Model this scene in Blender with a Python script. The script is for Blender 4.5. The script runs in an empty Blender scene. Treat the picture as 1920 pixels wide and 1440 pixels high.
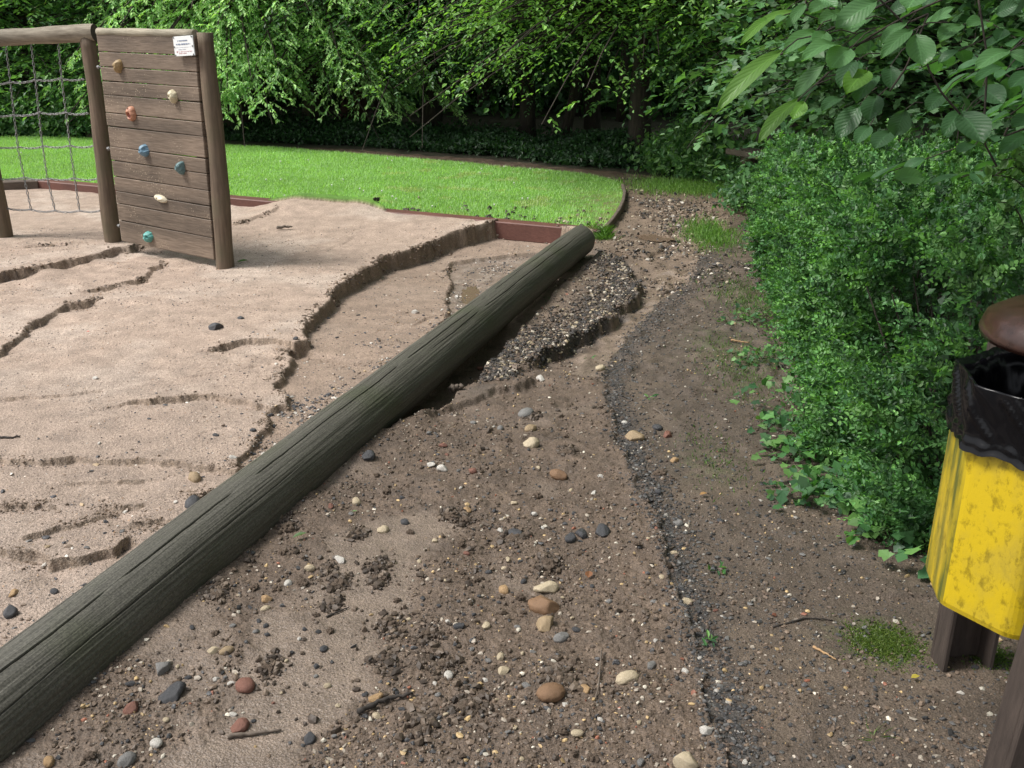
import bpy, math, numpy as np
from math import radians as R, pi
C = bpy.context.scene.collection
sc = bpy.context.scene
# ------------------------------------------------------------------ camera, world, sun, exposure
F, PITCH, ROLL, H = 1850.0, 19.8, 0.8, 1.6
cam = bpy.data.cameras.new('camera'); co = bpy.data.objects.new('camera', cam); C.objects.link(co)
cam.sensor_width = 36; cam.lens = F/1920*36; cam.clip_end = 500; cam.clip_start = 0.05
from mathutils import Matrix, Vector
Mx = Matrix.Rotation(R(90-PITCH), 4, 'X') @ Matrix.Rotation(R(ROLL), 4, 'Z')
co.matrix_world = Matrix.Translation((0, 0, H)) @ Mx
sc.camera = co
w = bpy.data.worlds.new("World"); sc.world = w; w.use_nodes = True
nt = w.node_tree; bgn = nt.nodes['Background']
sky = nt.nodes.new('ShaderNodeTexSky'); sky.sky_type = 'NISHITA'; sky.sun_disc = False
SUN_EL, SUN_AZ = 56.0, -98.0          # azimuth from +Y towards +X
sky.sun_elevation = R(SUN_EL); sky.sun_rotation = R(SUN_AZ)
sky.dust_density = 3.0; sky.ozone_density = 1.0
hs = nt.nodes.new('ShaderNodeHueSaturation'); hs.inputs['Saturation'].default_value = 0.25
nt.links.new(sky.outputs[0], hs.inputs['Color']); nt.links.new(hs.outputs[0], bgn.inputs[0])
bgn.inputs[1].default_value = 0.115
sl = bpy.data.lights.new('sun', 'SUN'); sl.energy = 2.2; sl.angle = R(16); sl.color = (1, .96, .9)
so = bpy.data.objects.new('sun', sl); C.objects.link(so)
_d = Vector((math.sin(R(SUN_AZ))*math.cos(R(SUN_EL)), math.cos(R(SUN_AZ))*math.cos(R(SUN_EL)), math.sin(R(SUN_EL))))
so.rotation_euler = _d.to_track_quat('Z', 'Y').to_euler()
so.location = (-5, 5, 12)
sc.view_settings.view_transform = 'Standard'; sc.view_settings.look = 'None'
sc.view_settings.gamma = 1; sc.view_settings.exposure = 0.8; sc.view_settings.use_curve_mapping = False
sc.cycles.max_bounces = 6; sc.cycles.diffuse_bounces = 3; sc.cycles.glossy_bounces = 2
sc.cycles.transmission_bounces = 3; sc.cycles.use_denoising = True
# ------------------------------------------------------------------ helpers
Mn = np.array(Mx.to_3x3())
CAM = np.array([0, 0, H])
def ray(px, py):
    return Mn @ np.array([(px-960)/F, -(py-720)/F, -1.0])
def P(px, py, z=0.0):
    d = ray(px, py); return CAM + d*((z-H)/d[2])
def PY(px, py, Y):
    d = ray(px, py); return CAM + d*(Y/d[1])
def PP(px, py, pt, n):
    d = ray(px, py); n = np.asarray(n); return CAM + d*(np.dot(np.asarray(pt)-CAM, n)/np.dot(d, n))
def pn(x, y, s=0):
    """2D gradient noise, numpy"""
    xi = np.floor(x).astype(np.int64); yi = np.floor(y).astype(np.int64); xf = x-xi; yf = y-yi
    def g(ix, iy, dx, dy):
        h = (ix*374761393 + iy*668265263 + s*974634777) & 0xffffffff
        h = ((h ^ (h >> 13))*1274126177) & 0xffffffff; h = h ^ (h >> 16)
        a = (h & 0xffff)/65536.0*2*pi
        return np.cos(a)*dx + np.sin(a)*dy
    u = xf*xf*xf*(xf*(xf*6-15)+10); v = yf*yf*yf*(yf*(yf*6-15)+10)
    a = g(xi, yi, xf, yf); b = g(xi+1, yi, xf-1, yf); c = g(xi, yi+1, xf, yf-1); d = g(xi+1, yi+1, xf-1, yf-1)
    return (a+(b-a)*u + ((c+(d-c)*u)-(a+(b-a)*u))*v)*1.4
def fbm(x, y, f, o=4, s=0):
    r = 0; a = 1
    for k in range(o):
        r = r + a*pn(x*f, y*f, s+k); a *= .5; f *= 2.03
    return r
def ss(x, a=0, b=1):
    t = np.clip((x-a)/(b-a), 0, 1); return t*t*(3-2*t)
def mk(name, V, Fa, mat, parent=None, col=None, smooth=False, attrs=None, link=True):
    """V (n,3); Fa array (m,k) or list of faces; one mesh object"""
    me = bpy.data.meshes.new(name)
    V = np.ascontiguousarray(V, dtype=np.float32)
    if isinstance(Fa, np.ndarray): Fl = [Fa]
    elif len(Fa) and isinstance(Fa[0], np.ndarray) and Fa[0].ndim == 2: Fl = Fa
    else: Fl = None
    if Fl is None:
        me.from_pydata(V.tolist(), [], [list(map(int, f)) for f in Fa])
    else:
        me.vertices.add(len(V)); me.vertices.foreach_set('co', V.ravel())
        li = np.concatenate([f.ravel() for f in Fl]).astype(np.int32)
        tot = np.concatenate([np.full(len(f), f.shape[1]) for f in Fl]).astype(np.int32)
        st = np.concatenate([[0], np.cumsum(tot)[:-1]]).astype(np.int32)
        me.loops.add(len(li)); me.loops.foreach_set('vertex_index', li)
        me.polygons.add(len(tot)); me.polygons.foreach_set('loop_start', st); me.polygons.foreach_set('loop_total', tot)
        me.update(calc_edges=True)
    if col is not None:
        at = me.color_attributes.new('Col', 'FLOAT_COLOR', 'POINT')
        c4 = np.ones((len(V), 4), np.float32); c4[:, :3] = col
        at.data.foreach_set('color', c4.ravel())
    for k, a in (attrs or {}).items():
        at = me.attributes.new(k, 'FLOAT', 'POINT'); at.data.foreach_set('value', np.asarray(a, np.float32))
    me.polygons.foreach_set('use_smooth', np.full(len(me.polygons), smooth))
    if mat: me.materials.append(mat)
    o = bpy.data.objects.new(name, me)
    if link: C.objects.link(o)
    if parent: o.parent = parent
    return o
def tag(o, label=None, cat=None, group=None, kind=None):
    if label: o['label'] = label
    if cat: o['category'] = cat
    if group: o['group'] = group
    if kind: o['kind'] = kind
    return o
def empty(name, loc, label, cat, group=None):
    o = bpy.data.objects.new(name, None); C.objects.link(o); o.location = loc
    o.empty_display_size = .1
    return tag(o, label, cat, group)
def wpart(o, root):
    """mesh built in world coordinates becomes a child of root (root has location only)"""
    o.parent = root; o.matrix_parent_inverse = Matrix.Translation(-root.location)
    return o
def unit(v):
    v = np.asarray(v, float); return v/np.maximum(np.linalg.norm(v, axis=-1, keepdims=True), 1e-9)
def tube(pts, rad, n=8, caps=True, u0=None):
    pts = np.asarray(pts, float); rad = np.broadcast_to(np.asarray(rad, float), (len(pts),))
    t = unit(np.gradient(pts, axis=0)); ref = np.array([0, 0, 1.0]) if abs(t[0][2]) < .9 else np.array([1.0, 0, 0])
    a = np.linspace(0, 2*pi, n, endpoint=False); V = []
    u = unit(np.cross(t[0], ref))
    for i in range(len(pts)):
        u = unit(u - t[i]*np.dot(u, t[i])); v = np.cross(t[i], u)
        V.append(pts[i] + rad[i]*(np.cos(a)[:, None]*u + np.sin(a)[:, None]*v))
    V = np.concatenate(V); m = len(pts)
    i, j = np.meshgrid(np.arange(m-1), np.arange(n), indexing='ij'); j2 = (j+1) % n
    Q = np.stack([i*n+j, i*n+j2, (i+1)*n+j2, (i+1)*n+j], -1).reshape(-1, 4)
    if caps:
        V = np.concatenate([V, pts[:1], pts[-1:]])
        T = [[m*n, (k+1) % n, k] for k in range(n)] + [[m*n+1, (m-1)*n+k, (m-1)*n+(k+1) % n] for k in range(n)]
        return V, [Q, np.array(T)]
    return V, [Q]
class MB:
    def __init__(s): s.V = []; s.F = {}; s.n = 0; s.c = []
    def add(s, V, Fl, col=None):
        if isinstance(Fl, np.ndarray): Fl = [Fl]
        for f in Fl: s.F.setdefault(f.shape[1], []).append(f+s.n)
        s.V.append(np.asarray(V)); s.n += len(V)
        if col is not None: s.c.append(np.broadcast_to(np.asarray(col, float), (len(V), 3)))
    def tube(s, pts, rad, n=8, caps=True, col=None):
        V, Fl = tube(pts, rad, n, caps); s.add(V, Fl, col)
    def box(s, c, ax, ay, az, bev=0.0, col=None):
        """centre, three half-axis vectors; bevelled box"""
        c, ax, ay, az = [np.asarray(q, float) for q in (c, ax, ay, az)]
        if bev <= 0:
            V = np.array([c+i*ax+j*ay+k*az for k in (-1, 1) for j in (-1, 1) for i in (-1, 1)])
            Fq = np.array([[0, 2, 3, 1], [4, 5, 7, 6], [0, 1, 5, 4], [2, 6, 7, 3], [0, 4, 6, 2], [1, 3, 7, 5]])
            s.add(V, Fq, col); return
        lx, ly, lz = [np.linalg.norm(q) for q in (ax, ay, az)]
        V = []; idx = {}
        for k in (-1, 1):
            for j in (-1, 1):
                for i in (-1, 1):
                    for d in range(3):
                        f = [1-bev/l if q != d else 1 for q, l in enumerate((lx, ly, lz))]
                        idx[(i, j, k, d)] = len(V); V.append(c+i*f[0]*ax+j*f[1]*ay+k*f[2]*az)
        Fq = []; Tr = []
        for sg in (-1, 1):
            for d in range(3):
                q = []
                for (p1, p2) in ((-1, -1), (1, -1), (1, 1), (-1, 1)):
                    s_ = [0, 0, 0]; s_[d] = sg; s_[(d+1) % 3] = p1; s_[(d+2) % 3] = p2; q.append(idx[(*s_, d)])
                Fq.append(q if sg > 0 else q[::-1])
        for d in range(3):
            e, g = (d+1) % 3, (d+2) % 3
            for p1 in (-1, 1):
                for p2 in (-1, 1):
                    s1 = [0, 0, 0]; s1[d] = -1; s1[e] = p1; s1[g] = p2; s2 = list(s1); s2[d] = 1
                    q = [idx[(*s1, e)], idx[(*s2, e)], idx[(*s2, g)], idx[(*s1, g)]]
                    Fq.append(q if p1*p2 > 0 else q[::-1])
        for i in (-1, 1):
            for j in (-1, 1):
                for k in (-1, 1):
                    t = [idx[(i, j, k, 0)], idx[(i, j, k, 1)], idx[(i, j, k, 2)]]; Tr.append(t if i*j*k > 0 else t[::-1])
        s.add(np.array(V), [np.array(Fq), np.array(Tr)], col)
    def build(s, name, mat, parent=None, smooth=False, root=None):
        o = mk(name, np.concatenate(s.V), [np.concatenate(f) for f in s.F.values()], mat,
               col=np.concatenate(s.c) if s.c else None, smooth=smooth)
        if root is not None: wpart(o, root)
        elif parent is not None: o.parent = parent
        return o
# ------------------------------------------------------------------ materials
def mat(name, build):
    m = bpy.data.materials.new(name); m.use_nodes = True; t = m.node_tree; b = t.nodes['Principled BSDF']
    build(t, b, lambda k, **kw: _n(t, k, **kw)); return m
def _n(t, k, **kw):
    n = t.nodes.new('ShaderNode'+k)
    for a, v in kw.items():
        if a.startswith('i_'): n.inputs[a[2:].replace('_', ' ')].default_value = v
        else: setattr(n, a, v)
    return n
def ramp(t, fac, stops):
    r = t.nodes.new('ShaderNodeValToRGB'); e = r.color_ramp.elements
    while len(e) < len(stops): e.new(.5)
    for q, (p, c) in zip(e, stops): q.position = p; q.color = (*c, 1) if len(c) == 3 else c
    t.links.new(fac, r.inputs[0]); return r.outputs[0]
def mul(t, a, b, f=1.0, mode='MULTIPLY'):
    m = t.nodes.new('ShaderNodeMix'); m.data_type = 'RGBA'; m.blend_type = mode; m.inputs[0].default_value = f
    for s_, v in ((m.inputs[6], a), (m.inputs[7], b)):
        if isinstance(v, tuple): s_.default_value = (*v, 1)
        else: t.links.new(v, s_)
    return m.outputs[2]
def coords(t, scale=(1, 1, 1), kind='Object'):
    c = t.nodes.new('ShaderNodeTexCoord'); m = t.nodes.new('ShaderNodeMapping'); m.inputs['Scale'].default_value = scale
    t.links.new(c.outputs[kind], m.inputs[0]); return m.outputs[0]
def bump(t, b, h, dist, strength=1.0):
    n = t.nodes.new('ShaderNodeBump'); n.inputs['Distance'].default_value = dist; n.inputs['Strength'].default_value = strength
    t.links.new(h, n.inputs['Height']); t.links.new(n.outputs[0], b.inputs['Normal'])
def ground_mat(name, fine=350., bd=.004, dry=.92, wet=.42, speck=.35, mid=.12):
    def f(t, b, N):
        c = coords(t)
        at = N('Attribute', attribute_name='Col'); wt = N('Attribute', attribute_name='Wet')
        n1 = N('TexNoise', i_Scale=9., i_Detail=6.); n2 = N('TexNoise', i_Scale=fine, i_Detail=2.); n3 = N('TexVoronoi', i_Scale=fine*.45)
        for n in (n1, n2, n3): t.links.new(c, n.inputs['Vector'])
        a = mul(t, at.outputs['Color'], ramp(t, n1.outputs[0], [(.3, (.80,)*3), (.7, (1.18,)*3)]))
        a = mul(t, a, ramp(t, n2.outputs[0], [(.33, (1-speck,)*3), (.66, (1+speck,)*3)]))
        n5 = N('TexNoise', i_Scale=75., i_Detail=3.); t.links.new(c, n5.inputs['Vector'])
        a = mul(t, a, ramp(t, n5.outputs[0], [(.35, (1-mid,)*3), (.65, (1+mid,)*3)]))
        t.links.new(a, b.inputs['Base Color'])
        m = N('MapRange'); t.links.new(wt.outputs['Fac'], m.inputs[0]); m.inputs[3].default_value = dry; m.inputs[4].default_value = wet
        t.links.new(m.outputs[0], b.inputs['Roughness'])
        ad = N('Math', operation='ADD'); t.links.new(n2.outputs[0], ad.inputs[0]); t.links.new(n3.outputs[0], ad.inputs[1])
        bump(t, b, ad.outputs[0], bd, .8)
    return mat(name, f)
def leaf_mat(name, rough=.42, trans=.35, tcol=1.6):
    m = bpy.data.materials.new(name); m.use_nodes = True; t = m.node_tree; b = t.nodes['Principled BSDF']
    at = _n(t, 'Attribute', attribute_name='Col'); t.links.new(at.outputs['Color'], b.inputs['Base Color'])
    b.inputs['Roughness'].default_value = rough
    tr = t.nodes.new('ShaderNodeBsdfTranslucent'); mx = t.nodes.new('ShaderNodeMixShader'); mx.inputs[0].default_value = trans
    t.links.new(mul(t, at.outputs['Color'], (tcol*1.1, tcol*1.25, tcol*.45)), tr.inputs[0])
    t.links.new(b.outputs[0], mx.inputs[1]); t.links.new(tr.outputs[0], mx.inputs[2])
    t.links.new(mx.outputs[0], t.nodes['Material Output'].inputs[0]); return m
def wood_mat(name, c1, c2, stretch, scale=6., rough=.75, spots=None, bd=.004, crack=True, green=None):
    def f(t, b, N):
        c = coords(t, stretch)
        n = N('TexNoise', i_Scale=scale, i_Detail=8., i_Roughness=.65); t.links.new(c, n.inputs['Vector'])
        n2 = N('TexNoise', i_Scale=2.5, i_Detail=5.); t.links.new(coords(t), n2.inputs['Vector'])
        a = ramp(t, n.outputs[0], [(.3, c1), (.72, c2)])
        a = mul(t, a, ramp(t, n2.outputs[0], [(.3, (.72,)*3), (.7, (1.2,)*3)]))
        if spots:
            n7 = N('TexNoise', i_Scale=1., i_Detail=0.); t.links.new(coords(t, (.3, .3, 8.5)), n7.inputs['Vector']); a = mul(t, a, ramp(t, n7.outputs[0], [(.35, (.74,)*3), (.65, (1.2,)*3)]))
        if green:
            n4 = N('TexNoise', i_Scale=5., i_Detail=7.); t.links.new(coords(t), n4.inputs['Vector'])
            mx = N('Mix', data_type='RGBA'); t.links.new(ramp(t, n4.outputs[0], [(.45, (0,)*3), (.7, (.8,)*3)]), mx.inputs[0])
            t.links.new(a, mx.inputs[6]); mx.inputs[7].default_value = (*green, 1); a = mx.outputs[2]
        if spots:
            n5 = N('TexVoronoi', i_Scale=55.); t.links.new(coords(t), n5.inputs['Vector'])
            n6 = N('TexNoise', i_Scale=4.); t.links.new(coords(t), n6.inputs['Vector'])
            ml = N('Math', operation='MULTIPLY')
            t.links.new(ramp(t, n5.outputs[0], [(.1, (1,)*3), (.24, (0,)*3)]), ml.inputs[0])
            t.links.new(ramp(t, n6.outputs[0], [(.48, (0,)*3), (.6, (1,)*3)]), ml.inputs[1])
            mx = N('Mix', data_type='RGBA'); t.links.new(ml.outputs[0], mx.inputs[0])
            t.links.new(a, mx.inputs[6]); mx.inputs[7].default_value = (*spots, 1); a = mx.outputs[2]
        t.links.new(a, b.inputs['Base Color']); b.inputs['Roughness'].default_value = rough
        bump(t, b, n.outputs[0], bd)
    return mat(name, f)
def plain(name, col, rough=.6, metal=0., var=.15, sc_=20., bd=0.001):
    def f(t, b, N):
        n = N('TexNoise', i_Scale=sc_, i_Detail=5.); t.links.new(coords(t), n.inputs['Vector'])
        a = mul(t, tuple(col), ramp(t, n.outputs[0], [(.3, (1-var,)*3), (.7, (1+var,)*3)]))
        t.links.new(a, b.inputs['Base Color']); b.inputs['Roughness'].default_value = rough; b.inputs['Metallic'].default_value = metal
        if bd: bump(t, b, n.outputs[0], bd)
    return mat(name, f)
def attr_mat(name, rough=.7, var=.2, sc_=120., bd=.002):
    def f(t, b, N):
        n = N('TexNoise', i_Scale=sc_, i_Detail=4.); t.links.new(coords(t), n.inputs['Vector'])
        at = N('Attribute', attribute_name='Col')
        t.links.new(mul(t, at.outputs['Color'], ramp(t, n.outputs[0], [(.3, (1-var,)*3), (.7, (1+var,)*3)])), b.inputs['Base Color'])
        b.inputs['Roughness'].default_value = rough; bump(t, b, n.outputs[0], bd)
    return mat(name, f)
# ------------------------------------------------------------------ ground height field
def poly_px(pts): return np.array([P(*p)[:2] for p in pts])
def inside(x, y, poly):
    r = np.zeros(x.shape, bool); n = len(poly)
    for i in range(n):
        x1, y1 = poly[i]; x2, y2 = poly[(i+1) % n]
        if y1 == y2: continue
        c = ((y1 > y) != (y2 > y)) & (x < (x2-x1)*(y-y1)/(y2-y1)+x1); r ^= c
    return r
def segd(x, y, pl, closed=False):
    """distance, signed side (+ = left of travel), parameter 0..1"""
    n = len(pl); best = np.full(x.shape, 1e9); side = np.zeros(x.shape); par = np.zeros(x.shape)
    Ls = [np.linalg.norm(pl[(i+1) % n]-pl[i]) for i in range(n if closed else n-1)]; tot = sum(Ls); acc = 0
    for i, L in enumerate(Ls):
        a = pl[i]; d = (pl[(i+1) % n]-a)/max(L, 1e-9)
        rx = x-a[0]; ry = y-a[1]; t = np.clip(rx*d[0]+ry*d[1], 0, L)
        ex = rx-t*d[0]; ey = ry-t*d[1]; dd = np.hypot(ex, ey); s = np.sign(d[0]*ry-d[1]*rx)
        m = dd < best-1e-9; best = np.where(m, dd, best); side = np.where(m, s, side); par = np.where(m, (acc+t)/tot, par); acc += L
    return best, side, par
LA = np.array([.515, 7.45, .094]); LB = np.array([-1.182, 2.14, .02]); LR = .122
Ld = unit(LB-LA); LE = LB + Ld*1.45                                       # log axis, far end, near end
CL1 = np.array([.66, 7.97]); CL2 = np.array([-4.9, 10.22])                # red kerb line
kd0 = (CL2-CL1)/np.linalg.norm(CL2-CL1); kn0 = np.array([kd0[1], -kd0[0]]); kn0 = kn0*np.sign(kn0[1])
PIT = np.array([CL2, CL1+kd0*3.35, CL1+kd0*3.0+kn0*.17, CL1+kd0*2.6+kn0*.2, CL1+kd0*2.15+kn0*.15, CL1+kd0*1.9, CL1, LA[:2], LE[:2], [-1.9, -.2], [-60, -.2], [-60, 11.0]])
PITc = np.array([CL1, LA[:2], LE[:2], LE[:2]+Ld[:2]*3, [-9, -3], [-9, 8.6], CL2])
# right boundary of the lawn, the curved board
EDGE = poly_px([(1132, 441), (1158, 412), (1170, 385), (1172, 362), (1160, 345)])
FAR = poly_px([(1165, 347), (1100, 333), (1000, 324), (850, 309), (700, 296), (550, 284), (410, 276), (200, 264), (0, 262)])
LAWN = np.concatenate([[CL1+[.12, -.02]], EDGE, FAR, [[-60, 20.0]], [[-60, 9.4]], [[-6.2, 9.55]], [CL2+[-.0, .0]]])
PATHO = np.concatenate([poly_px([(1195, 327), (1100, 318), (1000, 308), (850, 294), (700, 283), (550, 275), (410, 268)]), [[-5.6, 14.2], [-8, 14.4], [-60, 21]]])
chan = [(1050, 436), (1000, 432), (950, 430), (930, 430), (880, 441), (850, 447), (800, 461), (762, 468), (722, 479), (700, 497), (676, 512),
        (650, 521), (626, 535), (620, 556), (592, 578), (575, 603), (580, 632), (552, 641), (534, 646), (541, 662), (530, 690), (512, 714), (536, 735), (538, 762),
        (500, 768), (505, 790), (482, 812), (468, 838), (452, 862), (440, 872)]
CHAN = np.concatenate([poly_px(chan), [[-.62, 3.55]], [[.60, 7.4]], [[.66, 7.9]]])
CHAN[0] = [.4, 8.02]
SUBM = np.concatenate([poly_px([(850, 462), (838, 478), (846, 496), (834, 520), (838, 548), (832, 575), (800, 602), (770, 640)]), [[.2, 6.2]], [[.66, 7.9]]])
# ledges: pixel polyline (left to right), drop, run-out length ; ground drops on the viewer's side
LEDGE = [([(-40, 745), (60, 742), (140, 735), (200, 728)], .018, .12), ([(60, 905), (150, 898), (240, 893), (330, 890)], .015, .1), ([(300, 706), (380, 700), (450, 690), (505, 672)], .010, .08), ([(600, 700), (640, 705), (690, 700)], .01, .08),
         ([(760, 590), (800, 575), (832, 560)], .015, .1), ([(850, 500), (905, 492), (960, 478), (1000, 474)], .012, .08), ([(870, 540), (920, 545), (960, 520)], .012, .08), ([(-40, 470), (60, 462), (130, 458)], .02, .15), ([(120, 600), (180, 590), (250, 588)], .008, .1), ([(600, 470), (640, 455), (668, 440)], .012, .1),
         ([(365, 656), (400, 648), (440, 636), (480, 631), (530, 633), (560, 641), (582, 634)], .042, .25),
         ([(150, 768), (215, 760), (265, 750), (320, 744), (370, 738), (420, 741), (462, 748), (500, 762), (520, 775)], .034, .2),
         ([(-120, 840), (0, 856), (60, 864), (150, 862), (260, 862), (340, 866), (400, 871), (445, 877), (470, 860)], .030, .25),
         ([(-160, 560), (-60, 532), (0, 512), (60, 500), (130, 486), (180, 475), (215, 466), (250, 462), (262, 455)], .07, .5),
         ([(120, 542), (165, 538), (215, 530), (262, 520), (276, 508), (290, 492), (305, 484)], .034, .2),
         ([(-60, 700), (0, 660), (30, 636), (60, 606), (105, 580), (130, 568), (168, 563), (185, 556)], .042, .4),
         ([(-120, 1015), (0, 1030), (50, 1030), (90, 1043), (150, 1042), (205, 1030), (235, 1008), (250, 998)], .048, .25),
         ([(-60, 946), (0, 942), (50, 937), (110, 939)], .022, .12), ([(0, 1012), (60, 1000), (110, 986), (150, 974), (200, 955), (230, 946)], .02, .12),
         ([(190, 940), (235, 944), (272, 945)], .028, .12), ([(220, 978), (280, 977), (350, 974)], .024, .12), ([(350, 922), (390, 917), (430, 915)], .022, .12),
         ([(430, 424), (470, 418), (500, 410), (528, 404)], .022, .2), ([(860, 446), (880, 430), (905, 424)], .012, .1), ([(360, 810), (390, 803), (420, 795)], .008, .08)]
RIDGE = [([(940, 712), (958, 692), (1000, 668), (1050, 645), (1100, 608), (1150, 580), (1183, 550), (1192, 520), (1175, 495), (1150, 480)], .085, .55),
         ([(745, 790), (780, 782), (830, 765), (900, 745), (960, 722), (990, 690)], .04, .35),
         ([(1140, 470), (1180, 468), (1215, 470), (1250, 452), (1262, 425), (1230, 405), (1190, 395)], .035, .3)]
GRAV = [(1350, 1460), (1310, 1280), (1270, 1120), (1225, 985), (1188, 895), (1150, 800), (1132, 690), (1185, 612), (1235, 562), (1290, 520), (1320, 480)]
MUDL2 = poly_px([(1270, 500), (1230, 545), (1190, 590), (1140, 650), (1105, 690)]); MUDL = poly_px([(760, 990), (690, 1060), (620, 1180), (560, 1290), (430, 1450)])[:, :2]; GRAVL = poly_px(GRAV); GRAVL = np.concatenate([[[.45, .2]], GRAVL])
TR = poly_px([(610, 905), (660, 888), (705, 850), (740, 800), (762, 772), (802, 758), (822, 736), (872, 712), (925, 680), (962, 640), (1042, 585), (1112, 505), (1125, 480)])
LEDW = [(poly_px(a), d, L) for a, d, L in LEDGE]; RIDW = [(poly_px(a), d, L) for a, d, L in RIDGE]
PUD = [(*P(1228, 440)[:2], .17, .22, .045), (*P(880, 518)[:2], .08, .36, .02), (*P(1160, 475)[:2], .12, .10, .03)]
def height(x, y):
    """terrain height, wetness, cliff-ness"""
    wx = x + .018*fbm(x, y, 9., 3, 5)+.03*pn(x*3, y*3, 15); wy = y + .022*fbm(x, y, 9., 3, 8)+.04*pn(x*3, y*3, 18)
    pit = inside(x, y, PIT); sx = np.where(pit, 1., 0.)
    z = np.zeros(x.shape); cut = np.zeros(x.shape)
    z += .012*fbm(x, y, .7, 2, 1)
    # kerb side mound
    kd = (CL2-CL1)/np.linalg.norm(CL2-CL1); kn = np.array([-kd[1], kd[0]])
    kt = (x-CL1[0])*kd[0]+(y-CL1[1])*kd[1]; ks = (x-CL1[0])*kn[0]+(y-CL1[1])*kn[1]; ks = np.where(kn[1] > 0, ks, -ks)
    mound = .072*ss(ks, -1.1, -.05)*ss(3.35-kt, 0, .5)
    z += np.where(pit, mound + .035*ss(kt, 1.8, 2.3)*(1-ss(kt, 2.8, 3.3))*ss(ks, -.6, 0)+.012*ss(ks, -.2, 0)*ss(pn(kt*3, kt*0, 66), -.1, .4), 0)
    # ripples in the washed sand
    z += sx*.0028*np.sin(9*(y+.25*x)+3*fbm(x, y, .8, 2, 31))*ss(y, 1, 5)
    # main wash-out channel
    b, _, _ = segd(wx, wy, CHAN, True); ins = inside(wx, wy, CHAN) & pit
    dep = np.interp(y, [3.4, 3.9, 4.5, 5.4, 6.0, 6.6, 7.5, 8.2], [.022, .03, .04, .062, .085, .105, .135, .15])
    lip = ss(b, 0, .016+.03*np.maximum(pn(x*5, y*5, 3)+.1, 0))*(1-.18*ss(b, .05, .0)*0); z -= np.where(ins, dep*lip, 0)
    cut = np.maximum(cut, np.where(ins, 1-ss(b, .0, .035), 0))
    b2, _, _ = segd(wx, wy, SUBM, True); in2 = inside(wx, wy, SUBM) & pit; z -= np.where(in2, .03*ss(b2, 0, .015), 0)
    wet = np.where(ins, .35, 0.)*1.0; wet = np.where(in2, .75, wet); cut = np.maximum(cut, np.where(in2, 1-ss(b2, 0, .02), 0))
    for pl, d, L in LEDW:
        r = L*3+.3; lo = pl.min(0)-r; hi = pl.max(0)+r; m = (x > lo[0]) & (x < hi[0]) & (y > lo[1]) & (y < hi[1]) & pit
        if not m.any(): continue
        q, s, t = segd(wx[m], wy[m], pl); s = np.where(s < 0, q, -q); tp = ss(t, 0, .25)*ss(1-t, 0, .06)
        tp = tp*(.75+.5*pn(x[m]*6, y[m]*6, 44))
        sp = np.maximum(s, 0); z[m] -= d*tp*ss(s, 0, .003+.0014*y[m])*np.exp(-sp/L)*(s > 0)
        z[m] += .12*d*tp*np.exp(-np.maximum(-s, 0)/.05)*(s <= 0)+.12*d*tp*(s > 0)*(1-ss(s, 0, .003+.0014*y[m]))
        cut[m] = np.maximum(cut[m], (s > -.004)*(s < .03)*tp*min(1, d/.03))
    for pl, d, L in RIDW:
        r = L*3+.3; lo = pl.min(0)-r; hi = pl.max(0)+r; m = (x > lo[0]) & (x < hi[0]) & (y > lo[1]) & (y < hi[1]) & ~pit
        q, s, t = segd(wx[m]+.02*pn(x[m]*20, y[m]*20, 9)+.07*pn(x[m]*4.5, y[m]*4.5, 10), wy[m]+.07*pn(x[m]*4.5, y[m]*4.5, 11), pl); s = np.where(s < 0, q, -q); tp = ss(t, 0, .2)*ss(1-t, 0, .15)
        sp = np.maximum(s, 0); z[m] -= d*tp*ss(s, 0, .035)*np.exp(-sp/L)*(s > 0)
        z[m] += .18*d*tp*np.exp(-np.maximum(-s, 0)/.08)*(.4+np.maximum(pn(x[m]*9, y[m]*9, 12), 0)*2.2)
    # trench along the underside of the log
    ax = (x-LA[0])*Ld[0]+(y-LA[1])*Ld[1]; off = (x-LA[0])*(-Ld[1])+(y-LA[1])*Ld[0]     # + = right side of the log
    wex = np.interp(ax, [-.1, .25, 1.2, 2.0, 2.7, 3.3, 3.8], [.0, .0, .005, .04, .10, .10, 0])*(1+.9*pn(ax*2.6, ax*0, 71))+.015*pn(ax*9, ax*0, 72)
    m = (~pit) & (ax > -.1) & (ax < 3.8); z -= np.where(m, np.interp(ax, [0, 1., 1.8, 2.4, 3.4], [.03, .05, .09, .12, .12])*(1-ss(np.abs(off), .10+wex, .135+wex)), 0)
    # path relief
    pth = ~pit & ~inside(x, y, LAWN)
    rough = np.where(pth, 1., 0.)*(1-ss(y, 13, 15))
    qg, sg, _ = segd(wx, wy, GRAVL); sg = np.where(sg > 0, -qg, qg)          # + = right of the line (old gravel surface)
    qm, _, _ = segd(x+.05*pn(x*5, y*5, 78), y+.08*pn(x*4, y*4, 79), MUDL); mudA = (1-ss(qm+.10*fbm(x, y, 4, 3, 77), .10, .22))*(sg < 0)*pth; qm, _, _ = segd(x+.05*pn(x*5, y*5, 78), y+.08*pn(x*4, y*4, 79), MUDL2); mudA = np.maximum(mudA, (1-ss(qm+.05*fbm(x, y, 5, 3, 77), .09, .17))*(sg < .02)*pth); mudA = np.maximum(mudA, (ss(fbm(x, y, 1.6, 3, 80), .25, .6))*.7*(sg < 0)*pth)       # smooth silt patches
    lum = rough*(1-.75*mudA)*np.where(sg > 0, .45, 1.)
    z += lum*(.016*fbm(x, y, 3.2, 3, 21) + .010*np.maximum(fbm(x, y, 13, 2, 25), 0)**1.5 + .0035*fbm(x, y, 55, 2, 28))
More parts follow.
